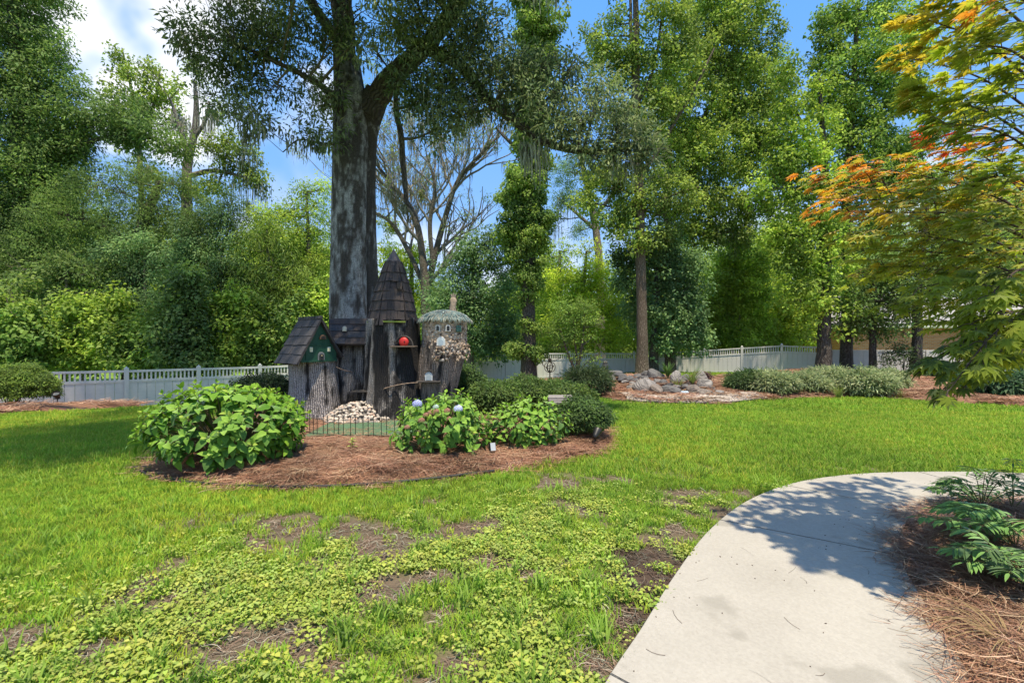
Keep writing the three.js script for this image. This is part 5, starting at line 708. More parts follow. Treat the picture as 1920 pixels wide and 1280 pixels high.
// the great oak behind the castle
{
  const d = 10.5, lichenTint = (k) => (x, y, z) => { const n = fbm3(x * 7 + k * 9, y * 1.7, z * 7, 131, 4), m = fbm3(x * 17, y * 12, z * 17, 135, 3), f = sstep(.30, .66, n + (m - .5) * .55 + (k ? -.14 : .03) - .10 * sstep(2.6, 4.8, y)); return mix3([.105, .09, .082], mix3([.34, .335, .34], [.70, .71, .74], m), f); };
  const t = tree({ name: 'oak_tree', label: 'great oak with a thick grey trunk rising behind the stump castle', d, leaf: 'oak', tone: 'oak', dens: 1.2, gap: .385, mat: MAT.leafWaxy, twigs: 9, bark: 'dark', moss: .12,
    trunk: [[655, 200, 40, .05], [645, 100, 40, 0], [640, 0, 38, 0], [632, -160, 30, -.2], [640, -320, 18, -.2]],
    limbs: [[[690, 215, 46, .05], [715, 170, 42, 0], [752, 130, 36, -.2], [800, 85, 32, -.4], [850, 20, 26, -.8], [900, -80, 20, -1]], [[800, 90, 22, -.4], [860, 120, 20, -.5], [915, 185, 18, -.6], [965, 225, 17, -.8], [1015, 262, 16, -1], [1070, 280, 13, -1.2], [1130, 285, 9, -1.4], [1195, 275, 5, -1.6]], [[640, 210, 20, -.35], [622, 178, 14, -.5], [585, 150, 10, -.8], [520, 118, 7, -1.2], [440, 80, 5, -1.5]], [[648, 100, 22, 0], [600, 30, 18, -.5], [540, -60, 14, -1], [450, -140, 10, -1.8]], [[640, 0, 20, 0], [700, -120, 16, -.8], [780, -220, 12, -1.6]], [[625, 270, 5, -.45], [600, 268, 4, -.5], [560, 262, 3, -.6], [530, 285, 2, -.7]], [[745, 140, 9, -.2], [742, 200, 10, -.2], [752, 260, 11, -.15], [757, 330, 10, -.1], [762, 385, 8, -.1]]],
    blobs: [[400, 30, 52, -1.6], [440, 80, 60, -1.4], [400, 120, 48, -1.2], [470, 140, 58, -1.2], [520, 60, 70, -1.0], [500, -30, 80, -1.2], [430, -60, 70, -1.6], [520, 170, 52, -.9], [560, 120, 60, -1.0], [470, 205, 42, -1.1], [560, 215, 40, -.8], [600, 180, 40, -1.0], [500, 235, 30, -.9], [420, 190, 36, -1.0], [610, 60, 70, -1.1], [650, 20, 70, -1.2], [660, 80, 50, -1.3], [720, 30, 70, -1.1], [700, 90, 46, -1.2], [770, 60, 60, -1.0], [800, 110, 52, -.9], [790, 180, 52, -.7], [830, 150, 60, -.7], [850, 70, 60, -1], [880, 120, 55, -.8], [850, 215, 48, -.6], [820, 240, 38, -.6], [890, 190, 44, -.6], [900, 40, 60, -1], [780, 0, 70, -1], [860, -20, 70, -1.2], [760, 150, 36, -.9], [620, 250, 30, -.8, .8, .6], [345, 60, 28, -1.7], [585, 255, 22, -.7],
      [960, 150, 46, -.9], [1010, 190, 48, -1.1], [960, 200, 34, -.9], [1050, 240, 44, -1.3], [1100, 215, 46, -1.4], [1130, 260, 44, -1.5], [1180, 230, 44, -1.6], [1170, 290, 40, -1.6], [1060, 150, 40, -1.2], [1110, 300, 30, -1.5], [1215, 280, 34, -1.7], [1020, 120, 36, -1.1], [1150, 190, 30, -1.5], [985, 130, 36, -1], [1040, 190, 40, -1.2], [1080, 260, 40, -1.3], [1080, 110, 30, -1.2], [1120, 160, 34, -1.4], [1000, 235, 34, -1], [945, 110, 36, -.9], [1200, 250, 34, -1.6], [1150, 310, 28, -1.5],
      [600, -120, 110, -1.0], [720, -140, 110, -1.2], [840, -140, 100, -1.5], [460, -180, 100, -2], [640, -300, 120, -.6], [780, -280, 110, -1], [350, -260, 110, -3], [560, -420, 130, -2.6], [330, -420, 120, -3.6], [930, -240, 90, -1], [250, -300, 100, -3.0], [120, -380, 110, -3.4], [420, -560, 140, -3.8], [1020, -60, 60, -1.6], [590, -200, 120, -3.6], [715, -200, 130, -3.6], [650, -290, 130, -3], [800, -280, 130, -3]],
    mossAt: [[1005, 275, 46, 75, -1], [985, 270, 24, 60, -.9], [560, 262, 50, 34, -.6], [470, 250, 30, 40, -.9], [600, 268, 30, 26, -.5], [757, 385, 8, 20, -.1]] });
  // the two fused boles
  const O = t.position, bole = (P, k, sides, rows, lobes) => { const g = new Geo(), pts = smooth(P.map(([px, py, w, dd]) => at(px, py, d + dd).sub(O)), rows), ws = P.map(([, , w, dd]) => M1(w, d + dd)); g.tube(pts, pts.map((p, i) => along(ws, i / rows)), sides, { tile: .5, color: lichenTint(k), shape: (a, u) => { let v = 1; for (const [n, am, p] of lobes) v += am * Math.cos(n * a + p + u); return v + (fbm3(Math.cos(a) * 3 + k * 7, u * 7, Math.sin(a) * 3, 17, 3) - .5) * .10 + (fbm3(Math.cos(a) * 15 + k * 7, u * 9, Math.sin(a) * 15, 19, 2) - .5) * .07; } }); part('trunk', g.build(), MAT.lichen, t); };
  bole([[654, 810, 38, 0], [653, 600, 32, 0], [655, 450, 30.5, 0], [656, 330, 30, 0], [657, 250, 31, 0], [657, 190, 30, 0], [652, 120, 22, .02]], 0, 130, 150, [[2, .05, .3], [5, .03, 1], [13, .014, 0]]);
  bole([[688, 810, 30, .3], [687, 600, 24, .3], [683, 450, 22, .28], [680, 330, 23, .26], [683, 250, 25, .2], [694, 205, 26, .12], [710, 172, 22, .02]], 1, 110, 150, [[3, .04, .3], [5, .03, 2], [13, .016, 0]]);
}
// a second big oak left of the picture: its crown shades the left lawn and fence
tree({ name: 'oak_tree', label: 'large oak outside the picture whose crown shades the left lawn', d: 7, leaf: 'oak', tone: 'oak', dens: .9, gap: .34, mat: MAT.leaf, noBranch: true, trunk: [[-560, 690, 70], [-560, 200, 62], [-540, -200, 50], [-480, -500, 30]], limbs: [[[-545, -200, 36], [-200, -420, 24], [60, -560, 12]], [[-545, -150, 34, 0], [-420, -400, 24, 2.5], [-300, -560, 12, 4]]],
  blobs: [[-420, -520, 160, 3.4], [-520, -480, 160, 4], [-620, -560, 200, 1], [100, -300, 150, 4.5], [250, -310, 150, 5.5], [-60, -310, 150, 4], [360, -250, 120, 8], [190, -230, 110, 7.5],
    [-106, -716, 230, -1.8], [33, -780, 240, -2.4], [100, -900, 230, -2.9], [-650, -1100, 260, -3.4], [-460, -1300, 260, -3.7], [-80, -1000, 260, -2.9], [-300, -900, 260, -2.6], [380, -640, 120, -1.7]] });
// left side, beyond the fence
tree({ name: 'broadleaf_tree', label: 'tall dark tree at the left margin reaching the top of the picture', d: 22, leaf: 'broad', tone: 'dark', dens: 1.5, gap: .33, bark: 'dark', trunk: [[60, 690, 40], [50, 450, 36], [40, 200, 28], [20, -60, 16]], limbs: [[[45, 360, 12], [120, 290, 9], [210, 255, 6], [300, 262, 3]]],
  blobs: [[130, 290, 40], [100, 270, 44], [-40, 40, 90], [30, 60, 60], [85, 100, 50], [120, 165, 44], [60, 150, 70], [-30, 170, 100], [60, 230, 80], [130, 230, 50], [190, 225, 44], [240, 225, 40], [290, 250, 40], [330, 275, 30], [20, 320, 100], [90, 350, 80], [-60, 280, 100], [230, 262, 28, 0, .6], [-20, 420, 110], [60, 440, 90], [40, -20, 60], [-60, -60, 90], [10, -90, 80]] });
tree({ name: 'broadleaf_tree', label: 'slender light green tree with a thin leafy top under the white cloud', d: 25, leaf: 'gum', tone: 'olive', dens: .8, gap: .40, bark: 'grey', twigs: 9, trunk: [[262, 690, 14], [265, 400, 9], [255, 220, 6], [228, 90, 2]], limbs: [[[260, 260, 7], [290, 190, 5], [300, 130, 2]]], blobs: [[225, 110, 20], [235, 140, 26], [215, 165, 28], [250, 175, 30], [285, 140, 24], [300, 170, 28], [275, 200, 36], [240, 210, 34], [310, 200, 26], [200, 200, 30], [195, 130, 12], [245, 250, 30], [265, 290, 30], [280, 330, 30], [230, 300, 24], [320, 230, 26]] });
tree({ name: 'mossy_tree', label: 'forked tree with bare mossy limbs between the light tree and the oak', d: 24, leaf: 'gum', tone: 'olive', dens: .85, gap: .38, bark: 'grey', moss: .55, twigs: 8, trunk: [[352, 690, 22], [350, 420, 18], [352, 300, 15], [362, 260, 12], [368, 200, 9], [364, 150, 4]], limbs: [[[354, 295, 11], [340, 250, 9], [326, 205, 6], [318, 185, 3]], [[362, 262, 8], [385, 225, 6], [392, 190, 4]], [[352, 330, 10], [400, 320, 8], [450, 330, 5], [485, 340, 3]]], blobs: [[365, 130, 18], [372, 158, 18], [318, 185, 20], [335, 165, 18], [398, 195, 20], [410, 215, 16], [428, 262, 28], [460, 285, 24], [395, 275, 24], [440, 310, 34], [470, 325, 24], [410, 340, 34], [490, 345, 18], [372, 350, 36], [290, 140, 14]], mossAt: [[385, 225, 24, 55], [350, 225, 24, 45], [330, 215, 14, 40], [470, 290, 40, 60], [490, 350, 30, 50], [455, 345, 40, 55], [400, 215, 14, 50], [275, 315, 14, 30], [465, 380, 14, 40]] });
tree({ name: 'oak_tree', label: 'wide dark oak filling the middle of the left tree line', d: 21, leaf: 'oak', tone: 'dark', dens: .8, gap: .30, bark: 'dark', mat: MAT.leaf, trunk: [[250, 690, 34], [255, 540, 30], [270, 420, 22], [300, 340, 10]], limbs: [[[255, 500, 16], [330, 490, 12], [410, 490, 7]], [[258, 470, 16], [180, 420, 12], [110, 400, 7]]], blobs: [[40, 480, 70], [110, 440, 70], [120, 390, 50], [190, 410, 60], [170, 350, 44], [215, 345, 40], [250, 330, 40], [260, 410, 60], [300, 350, 44], [330, 400, 60], [390, 400, 50], [340, 345, 36], [380, 450, 60], [310, 470, 60], [240, 480, 60], [160, 490, 60], [430, 430, 44], [440, 390, 34], [420, 480, 40], [80, 520, 60]] });
tree({ name: 'young_tree', label: 'bright young tree just left of the great oak trunk', d: 22, leaf: 'fine', tone: 'fresh', dens: 1.0, gap: .33, trunk: [[575, 690, 12], [578, 500, 9], [575, 360, 4]], blobs: [[572, 355, 22], [605, 350, 20], [590, 385, 32], [550, 390, 26], [560, 430, 40], [605, 430, 34], [530, 470, 40], [580, 480, 44], [615, 480, 30], [500, 430, 34], [480, 400, 22], [520, 400, 24], [600, 530, 40]] });
tree({ name: 'young_tree', label: 'pale feathery young tree above the vine bank, right of the dark oak', d: 21, leaf: 'feather', tone: 'mid', dens: 1.1, gap: .30, trunk: [[500, 690, 10], [503, 520, 8], [500, 430, 3]], blobs: [[500, 445, 34], [470, 470, 32], [530, 500, 40], [480, 510, 44], [520, 540, 46], [455, 520, 32], [560, 530, 40]] });
tree({ name: 'young_tree', label: 'mid green understory tree between the margin tree and the dark oak', d: 19.6, leaf: 'broad', tone: 'dark', dens: 1.1, gap: .32, trunk: [[120, 690, 8], [122, 600, 7], [125, 500, 3]], blobs: [[60, 520, 40], [100, 490, 36], [130, 530, 40], [170, 550, 36], [40, 570, 40], [110, 570, 40], [10, 500, 40], [-40, 540, 50], [190, 510, 30]] });
tree({ name: 'young_tree', label: 'leafy understory tree hiding the trunk of the dark oak', d: 19.9, leaf: 'fine', tone: 'blue', dens: 1.2, gap: .30, trunk: [[270, 690, 8], [272, 600, 7], [270, 480, 3]], blobs: [[240, 470, 34], [280, 460, 38], [310, 500, 40], [250, 520, 42], [300, 550, 40], [220, 550, 36], [270, 570, 40], [340, 470, 34], [200, 480, 30]] });
tree({ name: 'young_tree', label: 'grey green understory tree above the yellowish vine mound', d: 20.4, leaf: 'fine', tone: 'blue', dens: 1.2, gap: .30, trunk: [[415, 690, 8], [418, 600, 7], [412, 450, 3]], blobs: [[380, 480, 34], [420, 450, 36], [400, 510, 40], [440, 500, 36], [380, 540, 34], [450, 540, 34], [360, 430, 30], [410, 400, 28]] });
// vine bank behind the left fence
{ const vb = [['sunlit vine covered mound at the left end of the fence', 30, 640, 18, [[-40, 600, 60], [10, 555, 42], [40, 600, 46], [0, 640, 50], [70, 640, 46], [-70, 660, 60], [50, 675, 34], [20, 530, 28]], 'mid'], ['bright vine covered mound beside the left end mound', 150, 640, 18.5, [[110, 605, 36], [150, 575, 32], [195, 590, 36], [130, 640, 44], [180, 645, 44], [100, 665, 34], [150, 680, 32], [215, 560, 24]], 'fresh'], ['low leafy vine mound behind the second fence panel', 260, 640, 18.6, [[240, 625, 36], [285, 610, 34], [250, 655, 40], [300, 645, 36], [270, 682, 30], [225, 672, 32], [310, 672, 32]], 'mid'], ['dark column of vines standing out of the bank', 345, 640, 18.4, [[345, 515, 22], [352, 540, 30], [340, 575, 34], [355, 610, 36], [335, 645, 38], [360, 670, 36]], 'dark'], ['yellowish vine mound to the right of the dark column', 420, 640, 19.5, [[400, 575, 32], [440, 560, 30], [420, 610, 38], [390, 645, 38], [440, 650, 38], [465, 600, 32], [410, 680, 30]], 'fresh'], ['tangled vine mound behind the fence near the first stump', 500, 640, 20, [[490, 580, 34], [530, 600, 36], [490, 630, 40], [540, 645, 38], [480, 665, 34], [520, 680, 30], [570, 615, 32], [555, 570, 26]], 'mid'], ['leafy thicket just left of the oak trunk base', 590, 640, 21, [[590, 560, 34], [610, 600, 36], [590, 640, 40], [570, 665, 36], [620, 650, 36], [615, 520, 26]], 'fresh']];
  vb.forEach(([label, px, py, d, blobs, tone]) => tree({ name: 'vine_thicket', label, cat: 'vine thicket', d, leaf: 'vine', tone, dens: 1.3, gap: .32, trunk: [[px, 690, 8], [px + 6, 650, 7], [px, 600, 4]], twigs: 3, blobs: blobs.map((b) => [...b, 0, .8]) })); }
// centre
{ // the bare mossy oak
  const d = 26, base = V(at(800, 640, d).x, groundY(at(800, 640, d).x, -d), -d), t = thing('bare_oak', 'nearly leafless oak with twisting mossy branches right of the oak trunk', 'tree', base), r = mulberry(4001), g = new Geo(), mg = new Geo(), ms = [], cs = [];
  const grow = (p, dir, len, rad, lev) => { const pts = [p]; let q = p.clone(), v = dir.clone(); const n = 6; for (let k = 0; k < n; k++) { v.add(V((r() - .5) * .5, (r() - .42) * .42, (r() - .5) * .4)).normalize(); q = q.clone().addScaledVector(v, len / n); pts.push(q); } const rr = pts.map((_, k) => rad * (1 - .5 * k / n)); g.tube(pts, rr, lev < 2 ? 8 : 5);
    if (lev > 0 && r() < .5) mossStrands(mg, pts[3], .5 + .5 * r(), 8, r, .3); if (lev >= 3 && r() < .25) { ms.push(new THREE.Matrix4().makeRotationY(r() * 6).setPosition(q)); const c = mix3(...TONE.olive, r()); cs.push(col(...c)); }
    if (lev >= 4) return; const kids = lev < 3 ? 4 : 3; for (let k = 0; k < kids; k++) { const a = pts[2 + Math.floor(r() * (n - 1))], e = v.clone().multiplyScalar(.8).add(V((r() - .5) * 1.7, (r() - .25) * 1.0, (r() - .5) * 1.3)).normalize(); grow(a, e, len * (.58 + .22 * r()), rad * .5, lev + 1); } grow(q, v.clone().add(V(0, .15, 0)), len * .62, rad * .5, lev + 1); };
  const main = (P) => { const pts = smooth(P.map(([x, y, w, dd]) => at(x, y, d + (dd || 0)).sub(base)), 24), ws = P.map((p) => M1(p[2], d) / 2), tg = new Geo(); tg.tube(pts, pts.map((_, i) => along(ws, i / 24)), 10, { tile: .5, color: () => [.8, .78, .7] }); part('trunk', tg.build(), MAT.bark, t); for (let k = 8; k <= 24; k += 2) { const e = pts[k].clone().sub(pts[k - 2]).normalize(); grow(pts[k], e.clone().multiplyScalar(.5).add(V((r() - .5) * 1.8, .35 * r(), (r() - .5) * 1.0)).normalize(), 2.0 + 1.3 * r(), along(ws, k / 24) * .6, 2); } };
  main([[803, 700, 20], [798, 580, 18], [795, 510, 15], [775, 400, 11, .3], [730, 340, 8, .5], [700, 300, 4, .5]]); main([[798, 560, 14], [815, 480, 12], [840, 390, 10], [858, 340, 8], [900, 290, 6, -.5], [935, 255, 3, -.5]]); main([[797, 540, 10, .4], [765, 470, 9, .6], [735, 420, 7, .9], [708, 400, 4, 1]]); main([[812, 500, 9, -.4], [806, 420, 8, -.6], [815, 350, 6, -.8], [800, 290, 3, -.8]]);
  part('branchwork', g.build(), MAT.paleTwig, t).userData.kind = 'stuff'; part('hanging_moss', mg.build(), MAT.moss, t).userData.kind = 'stuff'; copies('crown', CL.fine, MAT.leaf, ms, cs, t);
}
tree({ name: 'leafy_tree', label: 'dense bluish green young tree right behind the turret', d: 23, leaf: 'broad', tone: 'blue', dens: 1.25, gap: .30, trunk: [[880, 690, 14], [885, 560, 11], [890, 460, 5]], blobs: [[885, 470, 34], [925, 450, 30], [850, 505, 40], [900, 510, 46], [940, 495, 38], [840, 555, 44], [880, 565, 50], [930, 550, 46], [850, 610, 46], [900, 615, 48], [940, 600, 40], [830, 590, 36], [880, 650, 40], [930, 645, 40], [960, 640, 34]] });
tree({ name: 'leafy_tree', label: 'yellow green tree half hidden behind the spire roof', d: 29, leaf: 'broad', tone: 'yellow', dens: 1.0, gap: .34, trunk: [[770, 690, 12], [772, 560, 10], [770, 460, 5]], blobs: [[740, 520, 40], [770, 480, 34], [720, 470, 30], [800, 540, 36], [760, 570, 44], [810, 600, 40], [730, 420, 24], [700, 560, 36], [720, 610, 44], [790, 640, 40]] });
{ const t = tree({ name: 'ivy_tree', label: 'tall straight trunk wrapped in ivy right of the bare oak', d: 20.5, leaf: 'ivy', tone: 'mid', dens: 1.5, gap: .24, bark: 'dark', noBranch: true, trunk: [[991, 690, 24], [990, 560, 23], [992, 400, 20], [998, 200, 17], [1003, 0, 14], [1006, -140, 9]], limbs: [[[995, 300, 10], [960, 270, 7], [930, 240, 4]]],
  blobs: [[990, 610, 18], [985, 560, 24], [994, 520, 28], [984, 480, 32], [1000, 450, 30], [982, 410, 34], [1000, 380, 32], [985, 340, 36], [1005, 310, 34], [990, 270, 30], [1000, 230, 30], [992, 190, 28], [1000, 150, 28], [1012, 110, 32], [990, 70, 32], [1010, 40, 34], [1000, 0, 36], [1020, -40, 34], [955, 440, 24], [1025, 410, 22], [960, 370, 24], [1030, 60, 24], [975, 650, 22], [1000, 660, 20]], mossAt: [[1000, 320, 24, 40]] }); }
tree({ name: 'leafy_tree', label: 'bright yellow green sapling in sun before the dark evergreen', d: 27.8, leaf: 'broad', tone: 'yellow', dens: 1.15, gap: .33, trunk: [[1090, 690, 10], [1092, 560, 8], [1100, 470, 4]], blobs: [[1112, 470, 24], [1120, 500, 30], [1085, 530, 36], [1130, 540, 34], [1060, 560, 34], [1105, 575, 40], [1145, 585, 32], [1050, 610, 36], [1090, 625, 40], [1130, 630, 38], [1160, 640, 26], [1040, 520, 26], [1060, 650, 30]] });
tree({ name: 'leafy_tree', label: 'sunlit green tree between the ivy trunk and the sapling', d: 30, leaf: 'broad', tone: 'fresh', dens: 1.0, gap: .33, trunk: [[1045, 690, 14], [1048, 560, 10], [1050, 470, 5]], blobs: [[1045, 500, 36], [1025, 540, 36], [1030, 590, 40], [1050, 640, 40], [1020, 650, 36], [1060, 470, 24], [1020, 480, 24]] });
tree({ name: 'pine_tree', label: 'airy forked pine seen through the gap right of the ivy trunk', d: 33, leaf: 'fine', tone: 'blue', dens: 1.1, gap: .36, bark: 'pale', twigs: 8, trunk: [[1125, 690, 16], [1122, 470, 14], [1108, 380, 12], [1090, 300, 8], [1085, 220, 4]], limbs: [[[1112, 410, 8], [1150, 360, 6], [1165, 320, 3]], [[1115, 430, 7], [1070, 390, 5], [1045, 370, 3]]], blobs: [[1060, 320, 30], [1090, 290, 30], [1140, 320, 30], [1060, 370, 28], [1040, 410, 24], [1150, 370, 28], [1110, 350, 24], [1080, 430, 20], [1170, 420, 28]], mossAt: [[1060, 380, 40, 50], [1040, 430, 30, 40]] });
tree({ name: 'crape_myrtle', label: 'small many stemmed ornamental tree standing before the pale fence', d: 20, leaf: 'crape', tone: 'mid', dens: .7, gap: .40, bark: 'brown', twigs: 10, trunk: [[1079, 712, 8], [1079, 702, 7], [1072, 680, 5], [1062, 655, 4], [1050, 615, 2]], limbs: [[[1080, 704, 7], [1087, 675, 5], [1092, 640, 4], [1096, 600, 2]], [[1079, 706, 5], [1082, 680, 4], [1078, 640, 3], [1075, 600, 2]], [[1082, 700, 3], [1105, 675, 2], [1125, 662, 1.4]]], blobs: [[1050, 615, 30], [1080, 600, 34], [1105, 610, 32], [1065, 640, 28], [1095, 645, 30], [1120, 640, 22], [1045, 650, 16], [1080, 665, 22], [1118, 672, 14, 0, .7, .6], [1060, 580, 24], [1095, 575, 22]] });
tree({ name: 'sweetgum_tree', label: 'very tall tree with a straight bare trunk standing by the rock pond', d: 23, leaf: 'gum', tone: 'olive', dens: .95, gap: .38, bark: 'brown', twigs: 9, trunk: [[1204, 706, 21], [1203, 620, 19], [1200, 450, 18], [1196, 300, 17], [1192, 170, 15], [1193, 60, 12], [1190, -60, 8]], limbs: [[[1192, 175, 8], [1184, 90, 7], [1182, -20, 5]], [[1198, 330, 9], [1230, 290, 7], [1262, 235, 6], [1300, 170, 5], [1340, 90, 3]], [[1194, 200, 6], [1225, 130, 5], [1240, 40, 4], [1250, -40, 2]], [[1200, 400, 6], [1250, 370, 5], [1310, 350, 3]]],
  blobs: [[1150, 40, 34], [1140, 90, 34], [1165, 110, 30], [1230, 40, 40], [1265, 20, 40], [1240, 100, 40], [1280, 80, 44], [1160, 160, 34], [1225, 170, 40], [1180, 330, 40], [1240, 330, 36], [1215, 380, 36], [1170, 400, 34], [1250, 400, 36], [1205, 450, 30], [1150, -20, 40], [1240, -40, 50], [1110, 60, 26], [1120, 120, 28], [1130, 170, 30], [1190, 110, 30], [1180, 200, 34], [1225, 230, 38], [1150, 220, 30], [1220, 290, 36], [1160, 290, 34], [1270, 130, 36], [1265, 190, 36], [1150, 350, 30], [1190, 380, 30], [1120, 330, 30], [1100, 380, 30], [1140, 420, 32], [1230, 440, 34], [1180, 450, 30], [1280, 360, 30]] });
tree({ name: 'sweetgum_tree', label: 'broad open crowned tree filling the sky right of the bare trunk', d: 26, leaf: 'gum', tone: 'olive', dens: 1.05, gap: .37, bark: 'brown', twigs: 9, trunk: [[1257, 690, 16], [1255, 500, 15], [1252, 380, 13], [1254, 300, 11], [1262, 200, 8], [1240, 60, 4]], limbs: [[[1254, 330, 10], [1280, 290, 9], [1330, 200, 7], [1380, 100, 5], [1420, 30, 3]], [[1254, 400, 8], [1310, 380, 6], [1400, 340, 4]], [[1258, 260, 8], [1320, 240, 6], [1400, 200, 5], [1460, 160, 3]], [[1254, 430, 6], [1330, 440, 5], [1390, 430, 3]]],
  blobs: [[1320, 20, 44], [1370, 40, 48], [1410, 20, 46], [1430, 70, 40], [1445, 110, 30], [1330, 80, 50], [1390, 100, 54], [1340, 140, 54], [1290, 140, 50], [1410, 150, 50], [1290, 200, 54], [1350, 200, 54], [1400, 210, 54], [1440, 190, 36], [1260, 260, 50], [1320, 260, 56], [1380, 270, 56], [1430, 260, 44], [1280, 320, 54], [1340, 330, 54], [1400, 330, 50], [1300, 390, 50], [1360, 390, 50], [1260, 400, 44], [1420, 390, 40], [1330, 440, 40], [1290, 450, 40], [1380, 440, 34], [1390, -40, 60], [1310, -50, 60], [1470, 150, 26], [1478, 205, 24], [1465, 60, 22], [1470, 330, 34], [1450, 400, 34], [1240, 170, 34], [1210, 340, 30]], mossAt: [[1360, 440, 50, 40], [1400, 430, 40, 40]] });
tree({ name: 'evergreen_tree', label: 'dense dark evergreen behind the two trunks by the pond', d: 24.6, leaf: 'gum', tone: 'blue', dens: 1.2, gap: .30, bark: 'dark', trunk: [[1225, 700, 17], [1226, 620, 15], [1232, 520, 10], [1240, 440, 4]], blobs: [[1240, 455, 34], [1200, 490, 36], [1250, 500, 44], [1290, 500, 34], [1190, 540, 36], [1235, 550, 46], [1285, 550, 44], [1200, 590, 36], [1250, 600, 48], [1300, 595, 36], [1170, 520, 26], [1240, 640, 36], [1285, 635, 36], [1310, 630, 26], [1165, 480, 24]] });
{ const vv = [['tall vine draped mound to the right of the dark evergreen', 1385, [[1385, 450, 30], [1370, 490, 40], [1405, 500, 38], [1350, 530, 36], [1390, 540, 44], [1420, 560, 36]], 'fresh'], ['lower curtain of hanging vines above the right fence', 1370, [[1350, 580, 40], [1390, 590, 44], [1360, 620, 40], [1400, 630, 40], [1430, 610, 36], [1330, 620, 30], [1430, 650, 26]], 'fresh'], ['yellow green vine thicket beside the lean sweetgum trunk', 1470, [[1450, 560, 34], [1480, 590, 40], [1460, 620, 36], [1500, 630, 36], [1450, 650, 30], [1510, 590, 30]], 'yellow'], ['light green shoots left of the hanging vines', 1325, [[1318, 560, 26], [1330, 600, 28], [1320, 640, 28], [1340, 520, 22], [1345, 650, 24]], 'yellow']]; vv.forEach(([label, px, blobs, tone], k) => tree({ name: 'vine_thicket', label, cat: 'vine thicket', d: 28.6 + k * .5, leaf: 'vine', tone, dens: 1.15, gap: .33, twigs: 3, trunk: [[px, 690, 6], [px + 5, 640, 5], [px, 580, 3]], blobs })); }
// right side, in front of the fence
tree({ name: 'sweetgum_tree', label: 'lean leafy tree with a dark trunk at the left end of the board fence', d: 21.5, leaf: 'gum', tone: 'fresh', dens: .85, gap: .38, bark: 'dark', trunk: [[1545, 704, 26], [1546, 620, 21], [1548, 450, 18], [1546, 300, 12], [1540, 200, 7], [1536, 130, 3]], limbs: [[[1546, 330, 7], [1510, 250, 5], [1480, 165, 2]]], blobs: [[1450, 300, 34], [1440, 350, 36], [1450, 440, 34], [1560, 470, 30], [1472, 130, 22], [1468, 165, 28], [1480, 205, 32], [1500, 245, 34], [1470, 260, 28], [1510, 290, 38], [1475, 310, 32], [1500, 345, 40], [1540, 340, 36], [1470, 370, 34], [1520, 400, 42], [1480, 420, 38], [1550, 420, 40], [1500, 460, 42], [1540, 480, 44], [1480, 490, 34], [1580, 480, 36], [1510, 530, 42], [1560, 540, 44], [1530, 580, 40], [1590, 590, 36], [1490, 560, 30], [1555, 612, 26], [1530, 160, 24], [1545, 220, 28], [1550, 280, 30], [1520, 630, 18, 0, .8, .6]] });
tree({ name: 'sweetgum_tree', label: 'tall full tree reaching the sky behind the maple branches', d: 23, leaf: 'gum', tone: 'mid', dens: .95, gap: .37, bark: 'dark', trunk: [[1588, 706, 20], [1588, 560, 17], [1590, 360, 14], [1600, 180, 10], [1610, 0, 6]], blobs: [[1630, 20, 50], [1580, 30, 40], [1680, 40, 44], [1550, 80, 30], [1600, 90, 50], [1660, 100, 50], [1570, 140, 44], [1630, 150, 54], [1690, 150, 44], [1560, 200, 40], [1610, 210, 54], [1670, 220, 50], [1720, 200, 44], [1570, 260, 40], [1630, 270, 50], [1690, 280, 48], [1600, 320, 44], [1650, 340, 50], [1570, 350, 36], [1640, -50, 60], [1545, 40, 22], [1530, 190, 26], [1535, 130, 20], [1740, 260, 40], [1760, 330, 40], [1700, 340, 44], [1610, 400, 44], [1660, 420, 44], [1720, 100, 40], [1600, 460, 40], [1650, 500, 44], [1610, 540, 40], [1600, 610, 26]] });
tree({ name: 'slender_tree', label: 'slim trunked shady tree in front of the middle of the board fence', d: 21.8, leaf: 'broad', tone: 'dark', dens: .95, gap: .36, bark: 'dark', trunk: [[1637, 700, 12], [1637, 620, 11], [1640, 540, 8], [1645, 480, 4]], blobs: [[1640, 500, 40], [1610, 560, 40], [1650, 560, 44], [1690, 550, 40], [1630, 600, 32], [1670, 600, 32], [1600, 600, 24], [1655, 625, 20], [1680, 500, 40]] });
tree({ name: 'slender_tree', label: 'dark trunked tree with a flared foot right of the board fence middle', d: 20.8, leaf: 'broad', tone: 'dark', dens: .95, gap: .36, bark: 'dark', trunk: [[1718, 709, 22], [1720, 660, 16], [1722, 580, 15], [1730, 480, 11], [1740, 380, 6]], blobs: [[1730, 440, 46], [1780, 450, 46], [1700, 490, 40], [1750, 500, 46], [1800, 500, 44], [1720, 540, 40], [1770, 545, 40], [1700, 590, 28], [1690, 622, 18, 0, .8, .8], [1840, 470, 46], [1880, 500, 46]] });
bush('understory_shrub', 'thin twiggy shrub at the foot of the dark trunked tree', 'shrub', V(at(1693, 0, 21).x, groundY(at(1693, 0, 21).x, -21) + .1, -21), .75, .6, 1.5, CL.crape, 90, [[.04, .085, .03], [.09, .15, .05]], 88, { spiky: .5 });
bush('understory_shrub', 'dark leafy shrub under the hanging maple branch at the right margin', 'shrub', V(at(1880, 0, 15.5).x, groundY(at(1880, 0, 15.5).x, -15.5), -15.5), 1.1, .9, 2.0, CL.crape, 520, [[.025, .055, .025], [.06, .10, .045]], 89, { spiky: .3 });
